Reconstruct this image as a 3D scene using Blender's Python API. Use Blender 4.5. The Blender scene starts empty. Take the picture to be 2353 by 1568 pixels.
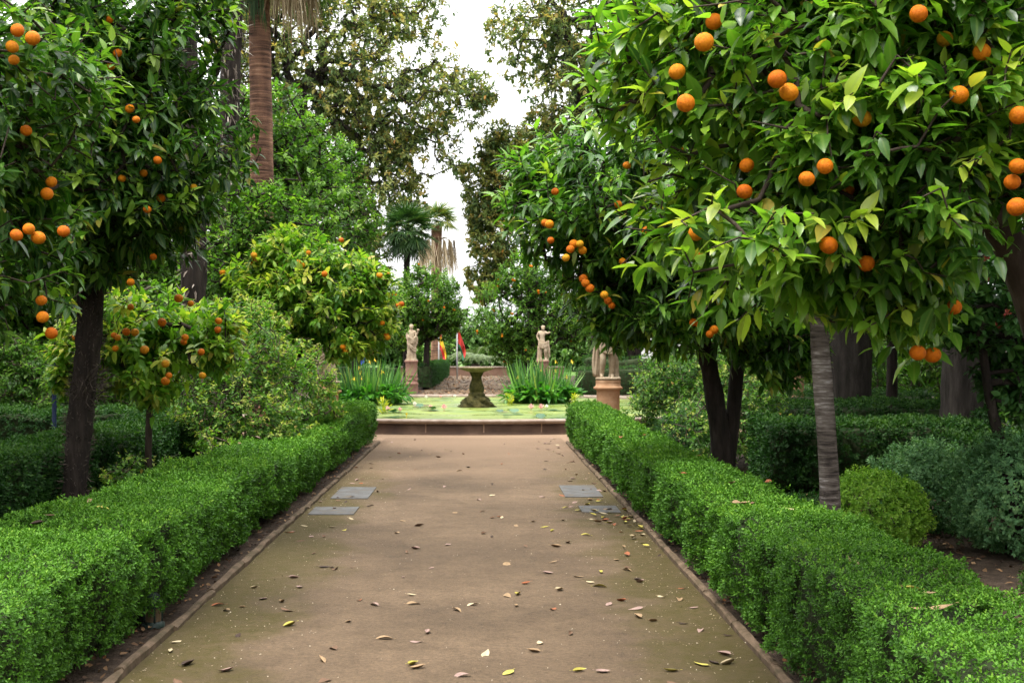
import bpy, math, random
import numpy as np
from mathutils import Vector, Matrix

rng = np.random.default_rng(11)
random.seed(11)
SC = bpy.context.scene
COL = SC.collection
PI = math.pi

# ------------------------------------------------------------------ camera
# photo measured on a 2352 x 1568 grid: focal 3000 px, path vanishes at (1107, 803)
F, CU, CV, EYE = 3000.0, 1107.0, 803.0, 1.6
cam_d = bpy.data.cameras.new("camera")
cam = bpy.data.objects.new("camera", cam_d)
COL.objects.link(cam)
cam.location = (0, 0, EYE)
cam.rotation_euler = (PI / 2, 0, 0)
cam_d.sensor_width = 36
cam_d.lens = 36 * F / 2352
cam_d.shift_x = (1176 - CU) / 2352
cam_d.shift_y = (CV - 784) / 2352
cam_d.clip_start = 0.05
cam_d.clip_end = 3000
cam_d.dof.use_dof = True
cam_d.dof.focus_distance = 6.5
cam_d.dof.aperture_fstop = 12.0
SC.camera = cam


def at(u, v, y):
    return ((u - CU) / F * y, y, EYE - (v - CV) / F * y)


# ------------------------------------------------------------------ world, sun, exposure
SUN_EL, SUN_AZ = math.radians(70), math.radians(-130)      # azimuth from +Y towards +X
w = bpy.data.worlds.new("World")
SC.world = w
w.use_nodes = True
nt = w.node_tree
nt.nodes.clear()
wo = nt.nodes.new("ShaderNodeOutputWorld")
bg = nt.nodes.new("ShaderNodeBackground")
sk = nt.nodes.new("ShaderNodeTexSky")
sk.sky_type = 'NISHITA'
sk.sun_disc = False
sk.sun_elevation = SUN_EL
sk.sun_rotation = SUN_AZ
sk.dust_density = 6.0
sk.air_density = 1.0
hs = nt.nodes.new("ShaderNodeHueSaturation")
hs.inputs['Saturation'].default_value = 0.16
nt.links.new(sk.outputs[0], hs.inputs['Color'])
cl = nt.nodes.new("ShaderNodeMix")                       # thin bright cloud deck over the whole sky
cl.data_type = 'RGBA'
cl.inputs['Factor'].default_value = 0.7
# an overcast sky is about three times brighter overhead than at the horizon
geo = nt.nodes.new("ShaderNodeTexCoord")
sep = nt.nodes.new("ShaderNodeSeparateXYZ")
nt.links.new(geo.outputs['Generated'], sep.inputs[0])
ovr = nt.nodes.new("ShaderNodeMapRange")
ovr.inputs['From Min'].default_value = 0.0
ovr.inputs['From Max'].default_value = 1.0
ovr.inputs['To Min'].default_value = 5.2
ovr.inputs['To Max'].default_value = 15.0
nt.links.new(sep.outputs[2], ovr.inputs['Value'])
cmb = nt.nodes.new("ShaderNodeCombineColor")
for i in range(3):
    nt.links.new(ovr.outputs[0], cmb.inputs[i])
nt.links.new(cmb.outputs[0], cl.inputs['B'])
nt.links.new(hs.outputs[0], cl.inputs['A'])
nt.links.new(cl.outputs['Result'], bg.inputs['Color'])
bg.inputs['Strength'].default_value = 0.15
nt.links.new(bg.outputs[0], wo.inputs[0])
sun_d = bpy.data.lights.new("sun", 'SUN')
sun_d.energy = 1.5
sun_d.angle = math.radians(18)
sun_d.color = (1, 0.96, 0.9)
sun = bpy.data.objects.new("sun", sun_d)
COL.objects.link(sun)
sdir = Vector((math.sin(SUN_AZ) * math.cos(SUN_EL), math.cos(SUN_AZ) * math.cos(SUN_EL), math.sin(SUN_EL)))
sun.rotation_euler = sdir.to_track_quat('Z', 'Y').to_euler()
sun.location = (0, 0, 30)
SC.view_settings.view_transform = 'Standard'
SC.view_settings.look = 'None'
SC.view_settings.exposure = 1.46
SC.view_settings.gamma = 1
SC.cycles.max_bounces = 7
SC.cycles.diffuse_bounces = 4
SC.cycles.glossy_bounces = 2
SC.cycles.transmission_bounces = 4
SC.cycles.use_adaptive_sampling = True
SC.cycles.adaptive_threshold = 0.02


# ------------------------------------------------------------------ materials
def ramp_node(nt, stops):
    r = nt.nodes.new("ShaderNodeValToRGB")
    e = r.color_ramp.elements
    while len(e) < len(stops):
        e.new(0.5)
    for el, (p, c) in zip(e, stops):
        el.position = p
        el.color = (*c, 1)
    return r


def new_mat(name):
    m = bpy.data.materials.new(name)
    m.use_nodes = True
    nt = m.node_tree
    b = nt.nodes["Principled BSDF"]
    return m, nt, b


def leaf_mat(name, stops, rough=0.4, trans=0.3, tint=(1.2, 1.5, 0.55), vein=0.0, spec=0.3):
    m, nt, b = new_mat(name)
    at_ = nt.nodes.new("ShaderNodeAttribute")
    at_.attribute_name = "rnd"
    r = ramp_node(nt, stops)
    nt.links.new(at_.outputs['Fac'], r.inputs[0])
    col = r.outputs[0]
    if vein > 0:
        am = nt.nodes.new("ShaderNodeAttribute")
        am.attribute_name = "mid"
        mr = nt.nodes.new("ShaderNodeMapRange")
        mr.inputs['From Min'].default_value = 0.0
        mr.inputs['From Max'].default_value = 0.25
        mr.inputs['To Min'].default_value = vein
        mr.inputs['To Max'].default_value = 0.0
        nt.links.new(am.outputs['Fac'], mr.inputs['Value'])
        mx = nt.nodes.new("ShaderNodeMix")
        mx.data_type = 'RGBA'
        mx.inputs['B'].default_value = (0.22, 0.30, 0.07, 1)
        nt.links.new(mr.outputs[0], mx.inputs['Factor'])
        nt.links.new(col, mx.inputs['A'])
        col = mx.outputs['Result']
    nt.links.new(col, b.inputs['Base Color'])
    b.inputs['Roughness'].default_value = rough
    b.inputs['Specular IOR Level'].default_value = spec
    t = nt.nodes.new("ShaderNodeBsdfTranslucent")
    mul = nt.nodes.new("ShaderNodeMix")
    mul.data_type = 'RGBA'
    mul.blend_type = 'MULTIPLY'
    mul.inputs['Factor'].default_value = 1
    mul.inputs['B'].default_value = (*tint, 1)
    nt.links.new(col, mul.inputs['A'])
    nt.links.new(mul.outputs['Result'], t.inputs['Color'])
    ms = nt.nodes.new("ShaderNodeMixShader")
    ms.inputs[0].default_value = trans
    nt.links.new(b.outputs[0], ms.inputs[1])
    nt.links.new(t.outputs[0], ms.inputs[2])
    nt.links.new(ms.outputs[0], nt.nodes["Material Output"].inputs[0])
    return m


def noise_mat(name, stops, scale=8, rough=0.9, bump=0.3, bscale=40, stretch=(1, 1, 1), detail=6, bdist=0.02, spec=0.2):
    m, nt, b = new_mat(name)
    tc = nt.nodes.new("ShaderNodeTexCoord")
    mp = nt.nodes.new("ShaderNodeMapping")
    mp.inputs['Scale'].default_value = stretch
    nt.links.new(tc.outputs['Object'], mp.inputs[0])
    n = nt.nodes.new("ShaderNodeTexNoise")
    n.inputs['Scale'].default_value = scale
    n.inputs['Detail'].default_value = detail
    n.inputs['Roughness'].default_value = 0.65
    nt.links.new(mp.outputs[0], n.inputs['Vector'])
    r = ramp_node(nt, stops)
    nt.links.new(n.outputs['Fac'], r.inputs[0])
    nt.links.new(r.outputs[0], b.inputs['Base Color'])
    b.inputs['Roughness'].default_value = rough
    b.inputs['Specular IOR Level'].default_value = spec
    n2 = nt.nodes.new("ShaderNodeTexNoise")
    n2.inputs['Scale'].default_value = bscale
    n2.inputs['Detail'].default_value = 5
    nt.links.new(mp.outputs[0], n2.inputs['Vector'])
    bp = nt.nodes.new("ShaderNodeBump")
    bp.inputs['Strength'].default_value = bump
    bp.inputs['Distance'].default_value = bdist
    nt.links.new(n2.outputs['Fac'], bp.inputs['Height'])
    nt.links.new(bp.outputs[0], b.inputs['Normal'])
    return m


def attr_mat(name, stops, rough=0.8, trans=0.0):
    return leaf_mat(name, stops, rough, trans, (1, 1, 1), 0, 0.3)


M = {}
M['citrus'] = leaf_mat("citrus_leaf", [(0, (.018, .060, .010)), (.35, (.052, .135, .016)), (.6, (.125, .265, .024)), (.82, (.245, .40, .042)), (.93, (.34, .45, .05)), (1, (.45, .36, .06))], .30, .45, vein=.35, spec=.5)
M['citrus_mid'] = leaf_mat('mid_citrus_leaf', [(0, (.013, .050, .008)), (.35, (.034, .105, .013)), (.65, (.085, .21, .02)), (.9, (.20, .36, .038)), (1, (.36, .33, .05))], .34, .38, vein=.3, spec=.45)
M['citrus_dark'] = leaf_mat("dark_citrus_leaf", [(0, (.009, .036, .007)), (.4, (.021, .070, .011)), (.7, (.060, .155, .018)), (.93, (.17, .29, .035)), (1, (.30, .27, .05))], .38, .34, vein=.3)
M['citrus_yellow'] = leaf_mat("yellowish_citrus_leaf", [(0, (.035, .115, .014)), (.35, (.10, .23, .022)), (.65, (.21, .34, .035)), (.9, (.37, .43, .055)), (1, (.52, .42, .08))], .36, .42, vein=.2)
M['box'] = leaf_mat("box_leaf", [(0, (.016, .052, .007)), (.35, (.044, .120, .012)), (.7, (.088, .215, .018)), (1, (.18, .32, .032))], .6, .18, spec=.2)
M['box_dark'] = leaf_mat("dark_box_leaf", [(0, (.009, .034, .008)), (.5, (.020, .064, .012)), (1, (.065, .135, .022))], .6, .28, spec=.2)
M['blue_box'] = leaf_mat("bluish_box_leaf", [(0, (.035, .095, .040)), (.5, (.095, .205, .085)), (1, (.20, .33, .13))], .6, .25, spec=.2)
M['bright_box'] = leaf_mat("bright_box_leaf", [(0, (.08, .20, .02)), (.5, (.19, .36, .038)), (1, (.32, .46, .06))], .42, .3)
M['magnolia'] = leaf_mat("magnolia_leaf", [(0, (.05, .10, .036)), (.3, (.105, .17, .055)), (.5, (.20, .245, .07)), (.72, (.31, .31, .09)), (.92, (.38, .32, .09)), (1, (.40, .21, .05))], .5, .45, (1.35, 1.35, .8))
M['rose'] = leaf_mat("rose_leaf", [(0, (.03, .09, .018)), (.45, (.075, .18, .028)), (.75, (.16, .29, .04)), (.93, (.34, .38, .08)), (1, (.45, .33, .10))], .5, .4)
M['laurel'] = leaf_mat("broad_leaf", [(0, (.022, .075, .022)), (.5, (.045, .13, .032)), (1, (.11, .24, .05))], .33, .28, vein=.15)
M['bgleaf'] = leaf_mat("background_leaf", [(0, (.022, .064, .012)), (.45, (.065, .15, .022)), (.85, (.14, .255, .034)), (1, (.21, .32, .05))], .5, .42)
M['midleaf'] = leaf_mat('mid_leaf', [(0, (.03, .085, .014)), (.45, (.085, .19, .026)), (.85, (.17, .30, .036)), (1, (.24, .36, .05))], .5, .42)
M['farleaf'] = leaf_mat("far_leaf", [(0, (.06, .13, .03)), (.5, (.11, .21, .05)), (1, (.2, .31, .08))], .5, .3)
M['iris'] = leaf_mat("iris_blade", [(0, (.03, .10, .03)), (.5, (.075, .19, .045)), (.85, (.17, .31, .07)), (1, (.34, .34, .10))], .45, .3)
M['calla'] = leaf_mat("broad_water_leaf", [(0, (.02, .09, .012)), (.5, (.05, .19, .02)), (1, (.12, .30, .035))], .4, .35)
M['lime'] = leaf_mat("lime_leaf", [(0, (.3, .36, .03)), (1, (.55, .5, .05))], .5, .3)
M['palm'] = leaf_mat("palm_leaf", [(0, (.016, .05, .012)), (.6, (.05, .11, .025)), (1, (.22, .22, .05))], .4, .2)
M['feather'] = leaf_mat("feather_palm_leaf", [(0, (.06, .10, .035)), (1, (.2, .25, .10))], .45, .25)
M['deadfrond'] = leaf_mat("dead_frond", [(0, (.16, .11, .06)), (.5, (.34, .26, .15)), (1, (.55, .46, .32))], .8, .2, (1, 1, 1))
M['drysplint'] = leaf_mat("dry_leaf_base", [(0, (.05, .038, .028)), (.6, (.11, .085, .065)), (1, (.38, .33, .28))], .8, .0, (1, 1, 1))
M['pad'] = leaf_mat("lily_pad", [(0, (.025, .08, .035)), (.6, (.05, .14, .05)), (1, (.13, .10, .05))], .3, .15)
M['pink'] = leaf_mat("pink_petal", [(0, (.80, .35, .36)), (1, (.88, .62, .58))], .5, .3, (1, 1, 1))
M['whitepetal'] = leaf_mat("white_petal", [(0, (.8, .76, .62)), (1, (.85, .84, .78))], .5, .3, (1, 1, 1))
M['yellowpetal'] = leaf_mat("yellow_petal", [(0, (.75, .50, .02)), (1, (.85, .66, .08))], .5, .3, (1, 1, 1))
M['redbud'] = leaf_mat("red_flower", [(0, (.30, .04, .03)), (1, (.45, .12, .08))], .5, .2, (1, 1, 1))
M['litter'] = leaf_mat("litter", [(0, (.04, .022, .014)), (.4, (.10, .052, .028)), (.7, (.19, .11, .055)), (.9, (.30, .19, .10)), (1, (.32, .13, .05))], .8, .1, (1, 1, 1))
M['petalspeck'] = leaf_mat("petal_speck", [(0, (.16, .12, .08)), (1, (.46, .39, .29))], .8, .1, (1, 1, 1))
M['core'] = noise_mat("hedge_twigs", [(0, (.02, .028, .012)), (1, (.04, .055, .02))], 20, .95, .6, 60)
M['bark_dark'] = noise_mat("dark_bark", [(.3, (.010, .008, .007)), (.55, (.028, .021, .017)), (.8, (.06, .048, .04))], 14, .95, .9, 30, (1, 1, .18), bdist=.03)
M['bark_brown'] = noise_mat("brown_bark", [(.25, (.025, .018, .013)), (.6, (.055, .04, .03)), (.85, (.10, .078, .06))], 10, .9, .8, 26, (1, 1, .25), bdist=.02)
M['bark_grey'] = noise_mat("grey_bark", [(.3, (.012, .010, .008)), (.5, (.032, .026, .022)), (.7, (.07, .058, .05))], 9, .9, .9, 14, (1, 1, .2), bdist=.04)
M['twig'] = noise_mat("twig_bark", [(.3, (.045, .036, .024)), (.8, (.09, .075, .05))], 20, .9, .4, 60)
M['kerb'] = noise_mat("kerb_stone", [(.25, (.035, .028, .012)), (.45, (.085, .060, .036)), (.62, (.14, .095, .063)), (.85, (.21, .15, .105))], 7, .9, .6, 60, bdist=.01)
M['rim'] = noise_mat("pool_rim_stone", [(.25, (.15, .105, .08)), (.5, (.29, .225, .18)), (.75, (.40, .335, .285))], 5, .8, .3, 50)
M['statue'] = noise_mat("weathered_marble", [(.25, (.17, .115, .07)), (.5, (.34, .265, .18)), (.75, (.48, .40, .30))], 6, .8, .4, 40, bdist=.01)
M['terracotta'] = noise_mat("terracotta", [(.25, (.24, .125, .066)), (.5, (.36, .205, .115)), (.75, (.46, .30, .19))], 5, .85, .35, 50, bdist=.01)
M['pinkstone'] = noise_mat("pink_stone", [(.25, (.15, .078, .055)), (.5, (.25, .14, .105)), (.75, (.33, .205, .155))], 4, .85, .4, 40, bdist=.01)
M['plate'] = noise_mat("slate_plate", [(.36, (.10, .078, .055)), (.46, (.07, .068, .066)), (.7, (.115, .113, .112))], 6, .75, .4, 120, bdist=.004)
M['lampgreen'] = noise_mat("green_metal", [(.3, (.018, .03, .025)), (.7, (.03, .045, .038))], 12, .5, .1, 60)
M['lampglass'] = noise_mat("amber_lens", [(.3, (.09, .06, .035)), (.7, (.13, .09, .055))], 6, .35, .1, 30)
M['white'] = noise_mat("white_plaster", [(.3, (.72, .71, .70)), (.7, (.80, .80, .79))], 2, .8, .1, 30)
M['darkvoid'] = noise_mat("dark_window", [(.3, (.02, .02, .025)), (.7, (.03, .03, .035))], 3, .3, .0, 30)
M['wallbrown'] = noise_mat("brown_wall", [(.3, (.14, .08, .055)), (.7, (.22, .13, .09))], 3, .9, .3, 20)
M['metal'] = noise_mat("pale_metal", [(.3, (.5, .5, .52)), (.7, (.6, .6, .6))], 5, .4, .05, 30)
M['bluepole'] = noise_mat("blue_painted_pole", [(.3, (.008, .014, .035)), (.7, (.012, .02, .05))], 5, .5, .05, 30)


def orange_mat():
    m, nt, b = new_mat("orange_peel")
    oi = nt.nodes.new("ShaderNodeObjectInfo")
    r = ramp_node(nt, [(0, (.42, .085, .001)), (.5, (.52, .135, .002)), (.85, (.56, .19, .004)), (1, (.52, .25, .01))])
    nt.links.new(oi.outputs['Random'], r.inputs[0])
    tc0 = nt.nodes.new("ShaderNodeTexCoord")
    nb = nt.nodes.new("ShaderNodeTexNoise")
    nb.inputs['Scale'].default_value = 2.6
    nb.inputs['Detail'].default_value = 6
    nt.links.new(tc0.outputs['Object'], nb.inputs['Vector'])
    rb = ramp_node(nt, [(.3, (.62, .55, .5)), (.48, (1, 1, 1)), (.7, (1.08, 1.25, 1.4))])
    nt.links.new(nb.outputs['Fac'], rb.inputs[0])
    mm = nt.nodes.new("ShaderNodeMix")
    mm.data_type = 'RGBA'
    mm.blend_type = 'MULTIPLY'
    mm.inputs['Factor'].default_value = .7
    nt.links.new(r.outputs[0], mm.inputs['A'])
    nt.links.new(rb.outputs[0], mm.inputs['B'])
    nt.links.new(mm.outputs['Result'], b.inputs['Base Color'])
    b.inputs['Roughness'].default_value = .55
    b.inputs['Specular IOR Level'].default_value = .16
    tc = nt.nodes.new("ShaderNodeTexCoord")
    n = nt.nodes.new("ShaderNodeTexNoise")
    n.inputs['Scale'].default_value = 14
    nt.links.new(tc.outputs['Object'], n.inputs['Vector'])
    bp = nt.nodes.new("ShaderNodeBump")
    bp.inputs['Strength'].default_value = .35
    bp.inputs['Distance'].default_value = .05
    nt.links.new(n.outputs['Fac'], bp.inputs['Height'])
    nt.links.new(bp.outputs[0], b.inputs['Normal'])
    return m


M['orange'] = orange_mat()


def ringed_mat(name, stops, freq, noise=6.0, bump=.8, dist=.02):
    """trunk with horizontal rings"""
    m, nt, b = new_mat(name)
    tc = nt.nodes.new("ShaderNodeTexCoord")
    mp = nt.nodes.new("ShaderNodeMapping")
    mp.inputs['Scale'].default_value = (noise, noise, freq)
    nt.links.new(tc.outputs['Object'], mp.inputs[0])
    n = nt.nodes.new("ShaderNodeTexNoise")
    n.inputs['Scale'].default_value = 1
    n.inputs['Detail'].default_value = 5
    n.inputs['Roughness'].default_value = .6
    nt.links.new(mp.outputs[0], n.inputs['Vector'])
    mp2 = nt.nodes.new("ShaderNodeMapping")
    mp2.inputs['Scale'].default_value = (4, 4, 1.6)
    nt.links.new(tc.outputs['Object'], mp2.inputs[0])
    n2 = nt.nodes.new("ShaderNodeTexNoise")
    n2.inputs['Scale'].default_value = 1
    n2.inputs['Detail'].default_value = 6
    nt.links.new(mp2.outputs[0], n2.inputs['Vector'])
    ma = nt.nodes.new("ShaderNodeMath")
    ma.operation = 'MULTIPLY_ADD'
    ma.inputs[1].default_value = .55
    nt.links.new(n.outputs['Fac'], ma.inputs[0])
    mb = nt.nodes.new("ShaderNodeMath")
    mb.operation = 'MULTIPLY'
    mb.inputs[1].default_value = .45
    nt.links.new(n2.outputs['Fac'], mb.inputs[0])
    nt.links.new(mb.outputs[0], ma.inputs[2])
    r = ramp_node(nt, stops)
    nt.links.new(ma.outputs[0], r.inputs[0])
    nt.links.new(r.outputs[0], b.inputs['Base Color'])
    b.inputs['Roughness'].default_value = .9
    b.inputs['Specular IOR Level'].default_value = .2
    bp = nt.nodes.new("ShaderNodeBump")
    bp.inputs['Strength'].default_value = bump
    bp.inputs['Distance'].default_value = dist
    nt.links.new(n.outputs['Fac'], bp.inputs['Height'])
    nt.links.new(bp.outputs[0], b.inputs['Normal'])
    return m


M['washingtonia'] = ringed_mat("ringed_palm_bark", [(.35, (.035, .020, .015)), (.45, (.105, .055, .036)), (.56, (.20, .105, .066)), (.68, (.34, .20, .13))], 22, 1.6, 1.0, .04)
M['ringbark'] = ringed_mat("ringed_grey_bark", [(.38, (.03, .024, .021)), (.46, (.085, .068, .058)), (.55, (.155, .13, .115)), (.64, (.36, .33, .32))], 60, 7.0, 1.0, .015)


def path_mat(name, edges=True):
    m, nt, b = new_mat(name)
    tc = nt.nodes.new("ShaderNodeTexCoord")

    def noise(scale, detail=6, rough=.6):
        n = nt.nodes.new("ShaderNodeTexNoise")
        n.inputs['Scale'].default_value = scale
        n.inputs['Detail'].default_value = detail
        n.inputs['Roughness'].default_value = rough
        nt.links.new(tc.outputs['Object'], n.inputs['Vector'])
        return n
    n1 = noise(.55, 7)
    r1 = ramp_node(nt, [(.3, (.066, .044, .026)), (.5, (.103, .069, .041)), (.72, (.145, .098, .060))])
    nt.links.new(n1.outputs['Fac'], r1.inputs[0])
    n2 = noise(45, 6, .75)
    r2 = ramp_node(nt, [(.3, (.45, .45, .43)), (.5, (1, 1, 1)), (.72, (1.5, 1.47, 1.4))])
    nt.links.new(n2.outputs['Fac'], r2.inputs[0])
    mx = nt.nodes.new("ShaderNodeMix")
    mx.data_type = 'RGBA'
    mx.blend_type = 'MULTIPLY'
    mx.inputs['Factor'].default_value = .75
    nt.links.new(r1.outputs[0], mx.inputs['A'])
    nt.links.new(r2.outputs[0], mx.inputs['B'])
    col = mx.outputs['Result']
    n6 = noise(5.5, 5, .7)                                 # scuffs and trodden patches
    r6 = ramp_node(nt, [(.32, (.74, .73, .72)), (.5, (1, 1, 1)), (.7, (1.12, 1.12, 1.12))])
    nt.links.new(n6.outputs['Fac'], r6.inputs[0])
    mx6 = nt.nodes.new("ShaderNodeMix")
    mx6.data_type = 'RGBA'
    mx6.blend_type = 'MULTIPLY'
    mx6.inputs['Factor'].default_value = .8
    nt.links.new(col, mx6.inputs['A'])
    nt.links.new(r6.outputs[0], mx6.inputs['B'])
    col = mx6.outputs['Result']
    # dark crumbs
    n4 = noise(150, 2)
    r4 = ramp_node(nt, [(.30, (.45, .45, .45)), (.38, (1, 1, 1))])
    nt.links.new(n4.outputs['Fac'], r4.inputs[0])
    mx4 = nt.nodes.new("ShaderNodeMix")
    mx4.data_type = 'RGBA'
    mx4.blend_type = 'MULTIPLY'
    mx4.inputs['Factor'].default_value = .8
    nt.links.new(col, mx4.inputs['A'])
    nt.links.new(r4.outputs[0], mx4.inputs['B'])
    col = mx4.outputs['Result']
    if edges:
        sx = nt.nodes.new("ShaderNodeSeparateXYZ")
        nt.links.new(tc.outputs['Object'], sx.inputs[0])

        def mth(op, a, bb, c=None):
            k = nt.nodes.new("ShaderNodeMath")
            k.operation = op
            for i, v in enumerate((a, bb, c)):
                if v is None:
                    continue
                if isinstance(v, (int, float)):
                    k.inputs[i].default_value = v
                else:
                    nt.links.new(v, k.inputs[i])
            return k.outputs[0]
        d = mth('ABSOLUTE', mth('ADD', sx.outputs[0], .155), 0)
        n3 = noise(1.3, 5)
        e = mth('ADD', d, mth('MULTIPLY', mth('SUBTRACT', n3.outputs['Fac'], .5), 1.5))
        mr = nt.nodes.new("ShaderNodeMapRange")
        mr.interpolation_type = 'SMOOTHSTEP'
        mr.inputs['From Min'].default_value = .84
        mr.inputs['From Max'].default_value = 1.32
        nt.links.new(e, mr.inputs['Value'])
        # moss thins out towards the open pool end
        mry = nt.nodes.new("ShaderNodeMapRange")
        mry.inputs['From Min'].default_value = 15
        mry.inputs['From Max'].default_value = 22
        mry.inputs['To Min'].default_value = .95
        mry.inputs['To Max'].default_value = .0
        nt.links.new(sx.outputs[1], mry.inputs['Value'])
        n7 = noise(11, 6, .75)
        mp7 = nt.nodes.new("ShaderNodeMapRange")
        mp7.inputs['From Min'].default_value = .36
        mp7.inputs['From Max'].default_value = .58
        mp7.inputs['To Min'].default_value = .5
        nt.links.new(n7.outputs['Fac'], mp7.inputs['Value'])
        fac = mth('MULTIPLY', mth('MULTIPLY', mr.outputs[0], mry.outputs[0]), mp7.outputs[0])
        mm = nt.nodes.new("ShaderNodeMix")
        mm.data_type = 'RGBA'
        mm.inputs['B'].default_value = (.050, .039, .006, 1)
        nt.links.new(fac, mm.inputs['Factor'])
        nt.links.new(col, mm.inputs['A'])
        col = mm.outputs['Result']
    if edges:
        ye = mth('ADD', sx.outputs[1], mth('MULTIPLY', mth('SUBTRACT', n1.outputs['Fac'], .5), 9.0))
        mb_ = nt.nodes.new("ShaderNodeMapRange")
        mb_.interpolation_type = 'SMOOTHSTEP'
        mb_.inputs['From Min'].default_value = 13.5
        mb_.inputs['From Max'].default_value = 23.5
        nt.links.new(ye, mb_.inputs['Value'])
        sd = nt.nodes.new("ShaderNodeMix")
        sd.data_type = 'RGBA'
        sd.inputs['B'].default_value = (.165, .107, .066, 1)
        nt.links.new(mb_.outputs[0], sd.inputs['Factor'])
        nt.links.new(col, sd.inputs['A'])
        col = sd.outputs['Result']
    nt.links.new(col, b.inputs['Base Color'])
    b.inputs['Roughness'].default_value = .88
    b.inputs['Specular IOR Level'].default_value = .25
    n5 = noise(70, 5, .7)
    bp = nt.nodes.new("ShaderNodeBump")
    bp.inputs['Strength'].default_value = .8
    bp.inputs['Distance'].default_value = .012
    nt.links.new(n5.outputs['Fac'], bp.inputs['Height'])
    nt.links.new(bp.outputs[0], b.inputs['Normal'])
    return m


M['path'] = path_mat("packed_earth")
M['plaza'] = noise_mat("pale_gravel", [(.25, (.14, .09, .055)), (.5, (.215, .142, .09)), (.75, (.29, .205, .137))], 30, .9, .5, 120, bdist=.01)
M['farpath'] = path_mat('far_packed_earth', False)
M['grass'] = noise_mat('lawn', [(.3, (.05, .11, .02)), (.7, (.11, .19, .04))], 3, .9, .6, 60)
M['soil'] = noise_mat("garden_soil", [(.25, (.022, .015, .010)), (.5, (.048, .032, .022)), (.75, (.09, .062, .043))], 9, .95, .9, 40, bdist=.03)


def wall_mat():
    m, nt, b = new_mat("pool_wall_stone")
    tc = nt.nodes.new("ShaderNodeTexCoord")
    n = nt.nodes.new("ShaderNodeTexNoise")
    n.inputs['Scale'].default_value = 2.2
    n.inputs['Detail'].default_value = 7
    nt.links.new(tc.outputs['Object'], n.inputs['Vector'])
    r = ramp_node(nt, [(.3, (.045, .023, .014)), (.5, (.082, .044, .027)), (.7, (.135, .08, .053))])
    nt.links.new(n.outputs['Fac'], r.inputs[0])
    nt.links.new(r.outputs[0], b.inputs['Base Color'])
    b.inputs['Roughness'].default_value = .85
    n2 = nt.nodes.new("ShaderNodeTexNoise")
    n2.inputs['Scale'].default_value = 50
    nt.links.new(tc.outputs['Object'], n2.inputs['Vector'])
    bp = nt.nodes.new("ShaderNodeBump")
    bp.inputs['Strength'].default_value = .3
    bp.inputs['Distance'].default_value = .01
    nt.links.new(n2.outputs['Fac'], bp.inputs['Height'])
    nt.links.new(bp.outputs[0], b.inputs['Normal'])
    return m


M['poolwall'] = wall_mat()
M['mortar'] = noise_mat("pale_mortar", [(.3, (.26, .17, .12)), (.7, (.34, .24, .17))], 8, .9, .2, 60)


def duckweed_mat():
    m, nt, b = new_mat("duckweed_water")
    tc = nt.nodes.new("ShaderNodeTexCoord")
    n = nt.nodes.new("ShaderNodeTexNoise")
    n.inputs['Scale'].default_value = .75
    n.inputs['Detail'].default_value = 6
    n.inputs['Distortion'].default_value = .6
    nt.links.new(tc.outputs['Object'], n.inputs['Vector'])
    r = ramp_node(nt, [(.28, (.07, .125, .045)), (.42, (.12, .18, .032)), (.58, (.18, .225, .034)), (.75, (.13, .20, .05))])
    nt.links.new(n.outputs['Fac'], r.inputs[0])
    n2 = nt.nodes.new("ShaderNodeTexNoise")
    n2.inputs['Scale'].default_value = 22
    n2.inputs['Detail'].default_value = 5
    nt.links.new(tc.outputs['Object'], n2.inputs['Vector'])
    r2 = ramp_node(nt, [(.3, (.75, .75, .7)), (.6, (1, 1, 1)), (.8, (1.12, 1.12, 1.05))])
    nt.links.new(n2.outputs['Fac'], r2.inputs[0])
    mx = nt.nodes.new("ShaderNodeMix")
    mx.data_type = 'RGBA'
    mx.blend_type = 'MULTIPLY'
    mx.inputs['Factor'].default_value = 1
    nt.links.new(r.outputs[0], mx.inputs['A'])
    nt.links.new(r2.outputs[0], mx.inputs['B'])
    nt.links.new(mx.outputs['Result'], b.inputs['Base Color'])
    n3 = nt.nodes.new("ShaderNodeTexNoise")
    n3.inputs['Scale'].default_value = 1.1
    n3.inputs['Detail'].default_value = 5
    nt.links.new(tc.outputs['Object'], n3.inputs['Vector'])
    mr = nt.nodes.new("ShaderNodeMapRange")
    mr.inputs['From Min'].default_value = .4
    mr.inputs['From Max'].default_value = .65
    mr.inputs['To Min'].default_value = .25
    mr.inputs['To Max'].default_value = .7
    nt.links.new(n3.outputs['Fac'], mr.inputs['Value'])
    nt.links.new(mr.outputs[0], b.inputs['Roughness'])
    bp = nt.nodes.new("ShaderNodeBump")
    bp.inputs['Strength'].default_value = .25
    bp.inputs['Distance'].default_value = .006
    nt.links.new(n2.outputs['Fac'], bp.inputs['Height'])
    nt.links.new(bp.outputs[0], b.inputs['Normal'])
    return m


M['water'] = duckweed_mat()
M['moss'] = noise_mat("mossy_stone", [(.28, (.012, .013, .004)), (.45, (.032, .030, .008)), (.6, (.062, .052, .015)), (.78, (.12, .10, .05))], 9, .95, .9, 30, bdist=.03)
M['bowlstone'] = noise_mat("lichen_stone", [(.28, (.06, .05, .022)), (.5, (.15, .12, .07)), (.75, (.30, .25, .18))], 9, .9, .6, 40, bdist=.02)


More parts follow.
